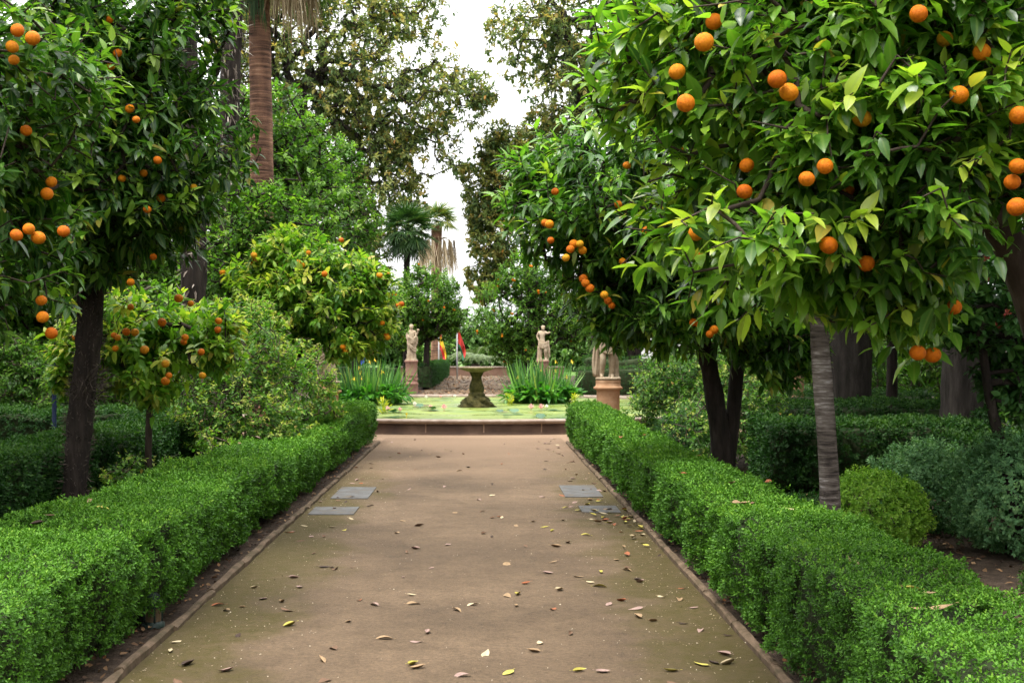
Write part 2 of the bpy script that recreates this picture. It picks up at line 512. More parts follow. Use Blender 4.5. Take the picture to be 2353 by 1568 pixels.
# ------------------------------------------------------------------ mesh builder
class MB:
    def __init__(s):
        s.V, s.F, s.A, s.B, s.n = [], [], [], [], 0

    def add(s, V, F, mi=0, rnd=None, mid=None):
        V = np.asarray(V, float).reshape(-1, 3)
        s.V.append(V)
        s.A.append(np.full(len(V), .5) if rnd is None else np.broadcast_to(np.asarray(rnd, float), (len(V),)))
        s.B.append(np.ones(len(V)) if mid is None else np.broadcast_to(np.asarray(mid, float), (len(V),)))
        for f in (F if isinstance(F, list) else [F]):
            f = np.asarray(f, np.int64)
            if f.size:
                s.F.append((f + s.n, mi))
        s.n += len(V)
        return s

    def build(s, name, mats, parent=None, smooth=True, loc=None):
        me = bpy.data.meshes.new(name)
        V = np.concatenate(s.V)
        if loc is not None:
            V = V - np.asarray(loc)
        me.vertices.add(len(V))
        me.vertices.foreach_set("co", V.astype(np.float32).ravel())
        loops = np.concatenate([f.ravel() for f, _ in s.F])
        sizes = np.concatenate([np.full(len(f), f.shape[1]) for f, _ in s.F])
        mi = np.concatenate([np.full(len(f), m) for f, m in s.F])
        starts = np.concatenate([[0], np.cumsum(sizes)[:-1]])
        me.loops.add(len(loops))
        me.loops.foreach_set("vertex_index", loops.astype(np.int32))
        me.polygons.add(len(sizes))
        me.polygons.foreach_set("loop_start", starts.astype(np.int32))
        me.polygons.foreach_set("material_index", mi.astype(np.int32))
        me.polygons.foreach_set("use_smooth", np.full(len(sizes), smooth))
        me.update(calc_edges=True)
        me.validate()
        for nm, arr in (("rnd", s.A), ("mid", s.B)):
            a = me.attributes.new(nm, 'FLOAT', 'POINT')
            a.data.foreach_set("value", np.concatenate(arr).astype(np.float32))
        for m in (mats if isinstance(mats, (list, tuple)) else [mats]):
            me.materials.append(m)
        o = bpy.data.objects.new(name, me)
        COL.objects.link(o)
        if parent is not None:
            o.parent = parent
        return o


def tag(o, label=None, cat=None, group=None, kind=None):
    if label:
        o['label'] = label
    if cat:
        o['category'] = cat
    if group:
        o['group'] = group
    if kind:
        o['kind'] = kind
    return o


def empty(name, loc, label, cat, group=None):
    o = bpy.data.objects.new(name, None)
    COL.objects.link(o)
    o.location = loc
    o.empty_display_size = .1
    return tag(o, label, cat, group)


def norm(a):
    return a / np.maximum(np.linalg.norm(a, axis=-1, keepdims=True), 1e-9)


# leaf templates: rows of (x, halfwidth)
def template(rows):
    """folded leaf: base, rows of (left, mid, right), tip. returns local xyz (x along, y side +-, z fold factor) and faces"""
    v = [(0, 0, 0)]
    for x, hw in rows:
        v += [(x, -hw, 1), (x, 0, 0), (x, hw, 1)]
    v.append((1, 0, 0))
    tip = len(v) - 1
    tri, quad = [], []
    tri += [(0, 2, 1), (0, 3, 2)]
    for i in range(len(rows) - 1):
        a, b = 1 + 3 * i, 4 + 3 * i
        quad += [(a, a + 1, b + 1, b), (a + 1, a + 2, b + 2, b + 1)]
    a = 1 + 3 * (len(rows) - 1)
    tri += [(a, a + 1, tip), (a + 1, a + 2, tip)]
    return np.array(v, float), np.array(tri), (np.array(quad) if quad else None)


T_FINE = template([(.12, .28), (.35, .49), (.62, .42), (.85, .18)])
T_MED = template([(.30, .47), (.66, .38)])
T_LOW = template([(.48, .5)])
T_BLADE = template([(.02, .45), (.3, .5), (.55, .42), (.8, .25)])
# a single bent quad
T_QUAD = (np.array([(0, 0, 0), (.5, .5, 1), (1, 0, 0), (.5, -.5, 1)], float), None, np.array([(0, 1, 2, 3)]))


def leaves(mb, P, D, N, L, W, rnd, tmpl, curl=.2, fold=.25, mi=0):
    P, D, N = np.asarray(P), norm(np.asarray(D)), np.asarray(N)
    n = len(P)
    if n == 0:
        return
    N = norm(N - D * np.sum(N * D, -1, keepdims=True))
    S = np.cross(D, N)
    L = np.broadcast_to(np.asarray(L, float), (n,))
    W = np.broadcast_to(np.asarray(W, float), (n,))
    curl = np.broadcast_to(np.asarray(curl, float), (n,))
    fold = np.broadcast_to(np.asarray(fold, float), (n,))
    T, tri, quad = tmpl
    x, y, e = T[:, 0], T[:, 1], T[:, 2]
    k = len(T)
    V = (P[:, None] + D[:, None] * (x[None, :, None] * L[:, None, None])
         + S[:, None] * (y[None, :, None] * W[:, None, None])
         + N[:, None] * ((-curl[:, None] * x[None] ** 2 * L[:, None] + fold[:, None] * np.abs(y)[None] * W[:, None])[..., None]))
    off = (np.arange(n) * k)[:, None, None]
    Fs = []
    if tri is not None:
        Fs.append((tri[None] + off).reshape(-1, 3))
    if quad is not None:
        Fs.append((quad[None] + off).reshape(-1, 4))
    mb.add(V.reshape(-1, 3), Fs, mi, np.repeat(np.clip(rnd, 0, 1), k), np.tile(np.abs(y) * 2, n))


def tube(mb, pts, rad, sides=10, mi=0, cap=True, rough=0.0, rnd=None, lobes=0):
    pts = np.asarray(pts, float)
    n = len(pts)
    rad = np.broadcast_to(np.asarray(rad, float), (n,))
    tan = norm(np.gradient(pts, axis=0))
    ref = np.array([1., 0, 0]) if abs(tan[0][0]) < .8 else np.array([0, 1., 0])
    V = []
    for i in range(n):
        a = norm(ref - tan[i] * np.dot(ref, tan[i]))
        ref = a
        b = np.cross(tan[i], a)
        th = np.arange(sides) / sides * 2 * PI
        rr = rad[i] * (1 + rough * rng.normal(size=sides) + lobes * np.sin(3 * th + i * .15))
        V.append(pts[i] + np.outer(np.cos(th) * rr, a) + np.outer(np.sin(th) * rr, b))
    V = np.concatenate(V)
    i, j = np.meshgrid(np.arange(n - 1), np.arange(sides), indexing='ij')
    j2 = (j + 1) % sides
    q = np.stack([i * sides + j, i * sides + j2, (i + 1) * sides + j2, (i + 1) * sides + j], -1).reshape(-1, 4)
    Fs = [q]
    if cap:
        V = np.concatenate([V, pts[:1], pts[-1:]])
        c0, c1 = n * sides, n * sides + 1
        jj = np.arange(sides)
        j2 = (jj + 1) % sides
        Fs.append(np.stack([np.full(sides, c0), j2, jj], -1))
        Fs.append(np.stack([np.full(sides, c1), (n - 1) * sides + jj, (n - 1) * sides + j2], -1))
    mb.add(V, Fs, mi, rnd)
    return mb


def frustums(mb, A, B, ra, rb, sides=5, mi=0):
    A, B = np.asarray(A), np.asarray(B)
    n = len(A)
    if n == 0:
        return
    d = norm(B - A)
    ref = np.where(np.abs(d[:, 2:3]) < .9, [[0, 0, 1.]], [[1., 0, 0]])
    a = norm(np.cross(d, ref))
    b = np.cross(d, a)
    th = np.arange(sides) / sides * 2 * PI
    ring = np.cos(th)[None, :, None] * a[:, None] + np.sin(th)[None, :, None] * b[:, None]
    V0 = A[:, None] + ring * np.asarray(ra)[:, None, None]
    V1 = B[:, None] + ring * np.asarray(rb)[:, None, None]
    V = np.concatenate([V0, V1], 1).reshape(-1, 3)
    j = np.arange(sides)
    q = np.stack([j, (j + 1) % sides, (j + 1) % sides + sides, j + sides], -1)
    mb.add(V, (q[None] + (np.arange(n) * 2 * sides)[:, None, None]).reshape(-1, 4), mi)


def lathe(mb, prof, c=(0, 0, 0), sides=32, mi=0, rough=0.0, fn=None):
    """prof: list of (r, z). fn(theta, z, r) -> r"""
    prof = np.asarray(prof, float)
    th = np.arange(sides) / sides * 2 * PI
    V = []
    for r, z in prof:
        rr = np.full(sides, r)
        if fn is not None:
            rr = fn(th, z, rr)
        if rough:
            rr = rr * (1 + rough * rng.normal(size=sides))
        V.append(np.stack([c[0] + rr * np.cos(th), c[1] + rr * np.sin(th), np.full(sides, c[2] + z)], -1))
    n = len(prof)
    i, j = np.meshgrid(np.arange(n - 1), np.arange(sides), indexing='ij')
    j2 = (j + 1) % sides
    q = np.stack([i * sides + j, i * sides + j2, (i + 1) * sides + j2, (i + 1) * sides + j], -1).reshape(-1, 4)
    mb.add(np.concatenate(V), q, mi)
    return mb


def box(mb, x0, x1, y0, y1, z0, z1, mi=0):
    V = [(x, y, z) for z in (z0, z1) for y in (y0, y1) for x in (x0, x1)]
    mb.add(V, np.array([(0, 2, 3, 1), (4, 5, 7, 6), (0, 1, 5, 4), (1, 3, 7, 5), (3, 2, 6, 7), (2, 0, 4, 6)]), mi)
    return mb


def wig(s, seed, f=1.0):
    """cheap smooth 1-D noise in -1..1"""
    r = np.random.default_rng(seed)
    o = np.zeros_like(np.asarray(s, float))
    for k in range(5):
        o = o + math.pow(.7, k) * np.sin(np.asarray(s) * f * (1.0 + 1.37 * k) * (.8 + .4 * r.random()) + r.random() * 6.28)
    return o / 2.2


def wig3(p, seed, f=1.0):
    r = np.random.default_rng(seed)
    o = np.zeros(len(p))
    for k in range(7):
        d = r.normal(size=3)
        d /= np.linalg.norm(d)
        o += math.pow(.82, k) * np.sin(p @ d * f * (1 + .6 * k) + r.random() * 6.28)
    return o / 3.0


# ------------------------------------------------------------------ trees
def crown_points(ells, n, clump=14, sig=.22, shell=.35):
    """cluster positions inside a union of ellipsoids, gathered in clumps. ells: (cx,cy,cz,rx,ry,rz)"""
    vol = np.array([e[3] * e[4] * e[5] for e in ells]) ** .8
    vol /= vol.sum()
    out = []
    for e, f in zip(ells, vol):
        m = max(4, int(n * f))
        nc = max(2, m // clump)
        d = norm(rng.normal(size=(nc, 3)))
        r = rng.uniform(shell, 1, nc) ** .5
        c = d * r[:, None]
        idx = rng.integers(0, nc, m)
        p = c[idx] + rng.normal(size=(m, 3)) * sig
        rr = np.linalg.norm(p, axis=1)
        p = np.where((rr > 1.08)[:, None], p / rr[:, None] * rng.uniform(.85, 1.08, m)[:, None], p)
        out.append(p * np.array(e[3:6]) + np.array(e[:3]))
    return np.concatenate(out)


def grow(trunk, k0, T, seg, tip_r, max_r):
    """join cluster points to the trunk: each to the nearest node grown so far"""
    pos = [np.array(p, float) for p in trunk]
    par = [i - 1 for i in range(len(trunk))]
    top = np.array(trunk[-1])
    cap = len(trunk) + len(T) * 12
    A = np.zeros((cap, 3))
    A[:len(trunk)] = trunk
    n = len(trunk)
    order = np.argsort(np.linalg.norm(T - top, axis=1))
    tips = np.zeros(len(T), int)
    for t in order:
        p = T[t]
        d = np.linalg.norm(A[k0:n] - p, axis=1) + .12 * np.maximum(0, A[k0:n, 2] - p[2])
        j = k0 + int(np.argmin(d))
        L = np.linalg.norm(p - A[j])
        m = int(min(10, max(1, round(L / seg))))
        perp = rng.normal(size=3) * L * .07
        perp[2] += L * .08
        prev = j
        for q in range(1, m + 1):
            f = q / m
            A[n] = A[j] + (p - A[j]) * f + perp * math.sin(f * PI)
            par.append(prev)
            prev = n
            n += 1
        tips[t] = prev
    A = A[:n]
    par = np.array(par)
    cnt = np.zeros(n)
    cnt[tips] += 1
    for i in range(n - 1, 0, -1):
        cnt[par[i]] += cnt[i]
    rad = np.minimum(tip_r * np.maximum(cnt, 1) ** .45, max_r)
    dirs = norm(A[tips] - A[par[tips]])
    return A, par, rad, tips, dirs


def orange_mesh():
    mb = MB()
    prof = [(0.0005, -.97)]
    for i in range(1, 14):
        a = -PI / 2 + PI * i / 14
        prof.append((math.cos(a), math.sin(a) * .96))
    prof += [(.10, .93), (.0005, .90)]
    lathe(mb, prof, sides=20)
    lathe(mb, [(.0005, .90), (.09, .91), (.11, .94), (.03, .97), (.03, 1.15), (.0005, 1.16)], sides=7, mi=1)
    o = mb.build("orange", [M['orange'], M['twig']])
    me = o.data
    bpy.data.objects.remove(o)
    return me


ORANGE = orange_mesh()


def put_orange(root, p, r):
    o = bpy.data.objects.new("orange", ORANGE)
    COL.objects.link(o)
    o.parent = root
    o.location = Vector(p) - root.location
    s = r * random.uniform(.8, 1.1)
    o.scale = (s, s, s * random.uniform(.92, 1.02))
    o.rotation_euler = (random.uniform(-.5, .5), random.uniform(-.5, .5), random.uniform(0, 6.28))
    return o


def tree(name, label, cat, base, trunk, ells, n, leaf, lmat, bark, fruits=(), fruit_r=.038, nfruit=0, group=None,
         seg=.3, tip_r=.004, sides=12, clump=14, sig=.22, shell=.35, keep=None, rough=.03, k0=None, stems=(), trunk_lobes=.04, max_r=None, cull=None, extra=None):
    """trunk: list of (x, y, z, r) in world space"""
    root = empty(name, base, label, cat, group)
    tp = np.array([t[:3] for t in trunk], float)
    tr = np.array([t[3] for t in trunk], float)
    # smooth the trunk line
    s = np.linspace(0, len(tp) - 1, (len(tp) - 1) * 7 + 1)
    fine = np.stack([np.interp(s, np.arange(len(tp)), tp[:, k]) for k in range(3)], -1)
    for _ in range(6):
        fine[1:-1] = (fine[:-2] + fine[1:-1] * 2 + fine[2:]) / 4
    fr = np.interp(s, np.arange(len(tp)), tr)
    T = crown_points(ells, n, clump, sig, shell)
    if keep is not None:
        T = T[keep(T)]
    k0 = k0 if k0 is not None else int(len(fine) * .62)
    A, par, rad, tips, dirs = grow(fine, k0, T, seg, tip_r, max_r or tr[-1] * .85)
    mb = MB()
    tube(mb, fine, fr * (1 + .05 * wig(s, sum(map(ord, label)) % 1000, 2.0)), sides, rough=rough, lobes=trunk_lobes)
    for st in stems:
        sp = np.array([t[:3] for t in st], float)
        ss = np.linspace(0, len(sp) - 1, (len(sp) - 1) * 5 + 1)
        f2 = np.stack([np.interp(ss, np.arange(len(sp)), sp[:, k]) for k in range(3)], -1)
        for _ in range(4):
            f2[1:-1] = (f2[:-2] + f2[1:-1] * 2 + f2[2:]) / 4
        tube(mb, f2, np.interp(ss, np.arange(len(sp)), [t[3] for t in st]), sides, rough=rough)
    idx = np.arange(len(fine), len(A))
    big = rad[idx] > tip_r * 2.6
    frustums(mb, A[par[idx]][big], A[idx][big], np.minimum(rad[par[idx]], rad[idx] * 1.35)[big], rad[idx][big], 7)
    frustums(mb, A[par[idx]][~big], A[idx][~big], np.minimum(rad[par[idx]], rad[idx] * 1.35)[~big], rad[idx][~big], 4)
    if extra is not None:
        extra(mb)
    mb.build("trunk", [bark, M['drysplint']], root, loc=base)
    # leaves
    lf = dict(L=.09, W=.043, n=9, twig=.16, tmpl=T_MED, droop=.5, spread=62, curl=.25, fold=.25, young=.5, jit=.25, upb=.35, age=.33, agev=.13)
    lf.update(leaf)
    E = np.array([e[:3] for e in ells])
    R = np.array([e[3:6] for e in ells])
    outer = np.min(np.linalg.norm((T[:, None] - E[None]) / R[None], axis=-1), axis=1)
    cen = E[np.argmin(np.linalg.norm((T[:, None] - E[None]) / R[None], axis=-1), axis=1)]
    td = norm(dirs + .6 * norm(T - cen) + np.array([0, 0, lf['upb']]) + rng.normal(size=T.shape) * .25)
    m = lf['n']
    nT = len(T)
    flush = (rng.random(nT) < lf['young'] * np.clip(outer, 0, 1) ** 2)
    base_age = np.clip(rng.normal(lf['age'], lf['agev'], nT), 0, .7)
    k = np.tile(np.arange(m), nT)
    ti = np.repeat(np.arange(nT), m)
    f = (k + rng.random(len(k)) * .6) / m
    P = T[ti] - td[ti] * ((1 - f) * lf['twig'])[:, None]
    az = k * 2.39996 + np.repeat(rng.random(nT) * 6.28, m) + rng.normal(size=len(k)) * .3
    ref = np.where(np.abs(td[ti][:, 2:3]) < .9, [[0, 0, 1.]], [[1., 0, 0]])
    a = norm(np.cross(td[ti], ref))
    b = np.cross(td[ti], a)
    rad_d = np.cos(az)[:, None] * a + np.sin(az)[:, None] * b
    alpha = np.radians(lf['spread'] * (1.15 - .75 * f) + rng.normal(size=len(k)) * 9)
    D = td[ti] * np.cos(alpha)[:, None] + rad_d * np.sin(alpha)[:, None]
    D[:, 2] -= lf['droop'] * rng.uniform(.5, 1.3, len(k)) * (1 - .45 * flush[ti])
    D = norm(D)
    N = np.array([0, 0, 1.]) + .55 * td[ti] + .3 * rad_d + rng.normal(size=P.shape) * lf['jit']
    L = lf['L'] * rng.uniform(.5, 1.22, len(k)) * np.where(f > .82, .75, 1)
    age = base_age[ti] + rng.normal(size=len(k)) * .08 + np.where(flush[ti], .42 * f + .12, 0)
    yel = rng.random(len(k)) < .012
    age = np.where(yel, 1.0, np.minimum(age, .94))
    if cull is not None:
        kp = cull(P + D * (L * .5)[:, None])
        P, D, N, L, age = P[kp], D[kp], N[kp], L[kp], age[kp]
    cm = MB()
    leaves(cm, P, D, N, L, L * (lf['W'] / lf['L']) * rng.uniform(.85, 1.15, len(L)), age, lf['tmpl'],
           lf['curl'] * rng.uniform(.2, 1.8, len(L)), lf['fold'] * rng.uniform(.3, 1.6, len(L)))
    cm.build("crown", lmat, root, loc=base)
    for p in fruits:
        put_orange(root, p, fruit_r)
    if nfruit:
        cand = np.where(outer > .72)[0]
        # hang low and outside, often in twos and threes
        c = rng.choice(cand, min(nfruit, len(cand)), replace=False)
        k = 0
        for i in c:
            d = norm(T[i] - cen[np.newaxis, i][0])
            p = T[i] + d * .03 + np.array([0, 0, -.05])
            put_orange(root, p, fruit_r)
            k += 1
            if random.random() < .4:
                put_orange(root, p + np.array([random.uniform(-1, 1), random.uniform(-.6, .6), random.uniform(-.9, .3)]) * fruit_r * 1.9, fruit_r)
    return root


# ------------------------------------------------------------------ hedges
def sprigs(mb, P, D, size, nl, rnd, mi=0, width=.55, tm=T_QUAD):
    """little leaf rosettes at P pointing along D"""
    n = len(P)
    D = norm(D)
    size = np.broadcast_to(np.asarray(size, float), (n,))
    k = np.tile(np.arange(nl), n)
    ti = np.repeat(np.arange(n), nl)
    ref = np.where(np.abs(D[:, 2:3]) < .9, [[0, 0, 1.]], [[1., 0, 0]])
    a = norm(np.cross(D, ref))
    b = np.cross(D, a)
    az = k * 2.39996 + np.repeat(rng.random(n) * 6.28, nl)
    f = k / max(1, nl - 1)
    al = np.radians(75 - 50 * f) + rng.normal(size=len(k)) * .15
    rd = np.cos(az)[:, None] * a[ti] + np.sin(az)[:, None] * b[ti]
    LD = D[ti] * np.cos(al)[:, None] + rd * np.sin(al)[:, None]
    PP = P[ti] + D[ti] * (size[ti] * (f * 1.0 - .5))[:, None]
    N = D[ti] - rd * .4 + rng.normal(size=PP.shape) * .15
    L = size[ti] * rng.uniform(.7, 1.2, len(k)) * (1 - .25 * f)
    leaves(mb, PP, LD, N, L, L * width, rnd[ti] + .18 * f + rng.normal(size=len(k)) * .06, tm, .15, .35, mi)


def hedge(label, A, B, w, h, dens=2200, leaf=.021, lmat=None, group=None, seed=1, lump=.045, hfun=None, und=.12, nl=6, z0=.09, far=True, wfun=None, age=.36):
    """clipped hedge from A to B (xy). far: sprigs get sparser and larger with distance from the eye"""
    A, B = np.array(A, float), np.array(B, float)
    Ls = np.linalg.norm(B - A)
    t = (B - A) / Ls
    nrm = np.array([t[1], -t[0]])
    base = (A + B) / 2
    ex = 11.0

    def shape(s, xq, zq, push=0.0):
        """s along, (xq, zq) on the unit rectangle outline -> world points and normals"""
        sc = (np.abs(xq) ** ex + np.abs(zq) ** ex) ** (-1 / ex)
        sc = np.where(np.maximum(np.abs(xq), np.abs(zq)) < .98, 1.0, sc)
        xs, zs = xq * sc, zq * sc
        hh = h * (1 + .05 * wig(s, seed, 1.3)) + (0 if hfun is None else hfun(s))
        ww = w / 2 * (1 + .06 * wig(s, seed + 3, 1.7)) + (0 if wfun is None else wfun(s))
        z = zs * hh
        x = xs * ww * (1 - und * np.clip(1 - z / (hh * .7), 0, 1) ** 1.5)
        p = np.stack([A[0] + t[0] * s + nrm[0] * x, A[1] + t[1] * s + nrm[1] * x, z], -1)
        nx = np.sign(xq) * np.abs(xs) ** (ex - 1)
        nz = np.abs(zs) ** (ex - 1)
        N = norm(np.stack([nrm[0] * nx, nrm[1] * nx, nz + 1e-3], -1))
        lp = wig3(p, seed + 7, 5.5) * lump + wig3(p, seed + 8, 13) * lump * .5 + wig3(p, seed + 9, 31) * lump * .55
        lp = np.where(lp < 0, lp * 1.5, lp) * np.where(np.abs(zq) > .98, .55, 1.35)
        return p + N * (lp + push)[:, None], N

    area = Ls * (w + 2 * h) + 2 * w * h
    n = int(area * dens)
    per = w + 2 * h
    s = rng.uniform(0, Ls, n)
    q = rng.uniform(0, per, n)
    xq = np.where(q < h, -1, np.where(q < h + w, (q - h) / w * 2 - 1, 1.0))
    zq = np.where(q < h, q / h, np.where(q < h + w, 1.0, (per - q) / h))
    ends = rng.random(n) < (2 * w * h / area)
    e1 = rng.random(n) < .5
    s = np.where(ends, np.where(e1, 0, Ls), s)
    xq = np.where(ends, rng.uniform(-1, 1, n), xq)
    zq = np.where(ends, rng.uniform(0, 1, n), zq)
    P, N = shape(s, xq, zq, rng.normal(size=n) * .009 + (rng.random(n) < .02) * rng.uniform(.01, .05, n))
    et = np.stack([np.where(e1, -t[0], t[0]), np.where(e1, -t[1], t[1]), np.full(n, .2)], -1)
    N = np.where(ends[:, None], et, N)
    ok = P[:, 2] > z0 * (1 + .6 * wig(s * 3, seed + 5))
    size = np.full(n, leaf)
    if far:
        dist = np.hypot(P[:, 0], P[:, 1])
        kf = np.clip(dist / 7.0, .8, 2.2)
        ok &= rng.random(n) < np.minimum(1, 1 / kf ** 1.6)
        size = leaf * kf ** .75
    P, N, size = P[ok], N[ok], size[ok]
    dirs = N * .8 + np.array([0, 0, .35]) + rng.normal(size=P.shape) * .3
    rv = np.clip(age + .17 * (N[:, 2] > .6) - .05 + .12 * wig3(P, seed + 11, 2.2) + rng.normal(size=len(P)) * .12, 0, .85)  # upward-facing sprigs lightened: top light painted into the leaf colour
    mb = MB()
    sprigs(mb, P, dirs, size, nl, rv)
    # inner twig body
    ns = max(4, int(Ls / .25))
    sg = np.linspace(.06, Ls - .06, ns)
    ring = [(-1, .1), (-1, .45), (-1, .85), (-.85, 1), (0, 1), (.85, 1), (1, .85), (1, .45), (1, .1)]
    V = []
    for (xr, zr) in ring:
        p, _ = shape(sg, np.full(ns, float(xr)), np.full(ns, float(zr)), np.full(ns, -.085))
        V.append(p)
    V = np.stack(V, 1)
    k = len(ring)
    i, j = np.meshgrid(np.arange(ns - 1), np.arange(k - 1), indexing='ij')
    qd = np.stack([i * k + j, (i + 1) * k + j, (i + 1) * k + j + 1, i * k + j + 1], -1).reshape(-1, 4)
    mb.add(V.reshape(-1, 3), [qd, np.array([list(range(k))]), np.array([list(range((ns - 1) * k, ns * k))[::-1]])], 1)
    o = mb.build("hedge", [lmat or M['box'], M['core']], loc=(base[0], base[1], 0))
    o.location = (base[0], base[1], 0)
    return tag(o, label, "hedge", group)


def ball_bush(name, label, ells, dens, leaf, lmat, nl=6, seed=1, lump=.06, age=.4, shag=.02, group=None, width=.55):
    base = np.array([ells[0][0], ells[0][1], 0])
    root = empty(name, base, label, "bush", group)
    mb = MB()
    for q, (cx, cy, cz, rx, ry, rz) in enumerate(ells):
        area = 4 * PI * ((rx * ry) ** 1.6 / 3 + (rx * rz) ** 1.6 / 3 + (ry * rz) ** 1.6 / 3) ** (1 / 1.6)
        n = int(area * dens)
        d = norm(rng.normal(size=(n, 3)))
        P = d * np.array([rx, ry, rz])
        P *= (1 + lump * 2 * wig3(P / max(rx, rz), seed + q, 5) + rng.normal(size=n) * shag)[:, None] * rng.choice([1, .93, .86], n)[:, None]
        P += np.array([cx, cy, cz])
        ok = P[:, 2] > .03
        rv = np.clip(age + .2 * wig3(P, seed + 9, 6) + rng.normal(size=n) * .12, 0, .9)
        sprigs(mb, P[ok], (d + np.array([0, 0, .3]) + rng.normal(size=d.shape) * .35)[ok], leaf, nl, rv[ok], width=width)
        for a in range(9):
            th = rng.random() * 6.28
            e = np.array([cx + math.cos(th) * rx * .6, cy + math.sin(th) * ry * .6, cz])
            b0 = np.array([cx + rng.normal() * .05, cy + rng.normal() * .05, 0])
            tube(mb, [b0, (b0 + e) / 2 + rng.normal(size=3) * .03, e], [.012, .009, .005], 5, 1)
    mb.build("foliage", [lmat, M['twig']], root, loc=base)
    return root


# ================================================================== SETTING
def sheet(name, pts, z, mat, label, sub=None):
    mb = MB()
    V = [(x, y, z) for x, y in pts]
    mb.add(V, np.array([list(range(len(V)))]))
    o = mb.build(name, mat, smooth=False)
    return tag(o, label, kind="structure")


PX0, PX1, PC = -1.74, 1.43, -.155
POOL = np.array([-.14, 31.5])
PR = 7.0
sheet("ground", [(-600, -60), (600, -60), (600, 1200), (-600, 1200)], 0, M['soil'], "dark garden soil under the hedges and trees")
sheet('lawn', [(-200, 80.5), (200, 80.5), (200, 400), (-200, 400)], .004, M['grass'], 'lawn beyond the end wall')
disc = [(POOL[0] + 10.2 * math.cos(a), POOL[1] + 10.2 * math.sin(a)) for a in np.linspace(0, 2 * PI, 97)[:-1]]
sheet("plaza", disc, .004, M['plaza'], "pale gravel ring around the round pool")
sheet("path", [(PX0, -8), (PX1, -8), (PX1, 23.6), (PX0, 23.6)], .008, M['path'], "packed earth path leading to the pool")
sheet("far_path", [(-2.2, 38), (1.9, 38), (1.9, 79.5), (-2.2, 79.5)], .008, M['farpath'], "leaf strewn path beyond the pool")

# kerbs: long edging stones with open joints
for side, x0, lab in ((-1, PX0, "mossy edging kerb along the left side of the path"), (1, PX1, "worn edging kerb along the right side of the path")):
    mb = MB()
    y = -4.0
    while y < 21.6:
        L = random.uniform(.8, 1.1)
        dx, dz = random.uniform(-.008, .008), random.uniform(-.006, .006)
        xa, xb = (x0 - .05, x0) if side < 0 else (x0, x0 + .05)
        n = 6
        yy = np.linspace(y, y + L - random.uniform(.01, .03), n)
        ws = rng.normal(size=(n, 3)) * .004
        V = []
        for i in range(n):
            c = .012
            V += [(xa + dx + ws[i, 0], yy[i], -.02), (xa + dx + ws[i, 0], yy[i], .034 + dz + ws[i, 1]), (xa + dx + c, yy[i], .045 + dz + ws[i, 1]),
                  (xb + dx - c, yy[i], .045 + dz + ws[i, 2]), (xb + dx + ws[i, 0], yy[i], .034 + dz + ws[i, 2]), (xb + dx + ws[i, 0], yy[i], -.02)]
        i, j = np.meshgrid(np.arange(n - 1), np.arange(5), indexing='ij')
        q = np.stack([i * 6 + j, i * 6 + j + 1, (i + 1) * 6 + j + 1, (i + 1) * 6 + j], -1).reshape(-1, 4)
        mb.add(V, [q, np.array([[5, 4, 3, 2, 1, 0]]), np.array([[(n - 1) * 6 + k for k in range(6)]])])
        y += L
    tag(mb.build("kerb", M['kerb'], smooth=False), lab, kind="structure")

# slate covers set in the path
for lab, x0, x1, y0, y1 in (("larger grey slate cover in the path edge by the left kerb", -1.62, -1.22, 13.95, 15.1),
                            ("smaller grey slate cover nearer the camera by the left kerb", -1.68, -1.24, 12.6, 13.2),
                            ("bare grey slate cover in the path edge by the right kerb", .90, 1.31, 14.1, 15.3),
                            ("grey slate cover half buried under yellow leaves by the right kerb", .98, 1.36, 12.75, 13.3)):
    mb = MB()
    box(mb, x0, x1, y0, y1, .001, .016)
    o = mb.build("cover_plate", M['plate'], smooth=False)
    tag(o, lab, "cover plate", "slate covers set in the path")

# ================================================================== POOL
pool = empty("pool_basin", (POOL[0], POOL[1], 0), "low round stone basin wall of the green pond", "pool")
mb = MB()
lathe(mb, [(PR - .22, 0.0), (PR - .22, .21), (PR - .02, .21), (PR - .02, .05), (PR + .02, .03), (PR + .02, 0)], (0, 0, 0), 160)
for k in range(40):                                     # raised pale joints between the wall panels
    a = -PI / 2 + .025 + k * 2 * PI / 40
    r0, r1 = PR - .03, PR - .014
    da = .0016
    V = [(r * math.cos(a + s), r * math.sin(a + s), z) for z in (.035, .208) for r in (r0, r1) for s in (-da, da)]
    mb.add(V, np.array([(2, 3, 7, 6), (0, 2, 6, 4), (3, 1, 5, 7)]), 1)
mb.build("basin_wall", [M['poolwall'], M['mortar']], pool)
mb = MB()
lathe(mb, [(PR - .25, .205), (PR - .255, .262), (PR - .235, .285), (PR + .02, .287), (PR + .055, .278), (PR + .065, .255), (PR + .05, .235), (PR + .015, .222), (PR + .005, .205)], (0, 0, 0), 200)
mb.build("rim", M['rim'], pool)
mb = MB()
th = np.linspace(0, 2 * PI, 129)[:-1]
mb.add(np.stack([POOL[0] + (PR - .235) * np.cos(th), POOL[1] + (PR - .235) * np.sin(th), np.full(128, .215)], -1), np.array([list(range(128))]))
tag(mb.build("water", M['water'], smooth=False), "pond water covered by bright green duckweed", kind="structure")

# ---- fountain
fx, fy = -.13, 31.6
fo = empty("fountain", (fx, fy, .2), "mossy stone fountain bowl on a baluster in mid pond", "fountain")
mb = MB()
rs = np.random.default_rng(5)


def rocky(thh, z, r):
    return r * (1 + .10 * np.sin(5 * thh + z * 30) + .07 * np.sin(9 * thh + 2 + z * 50) + .05 * rs.normal(size=len(thh)))


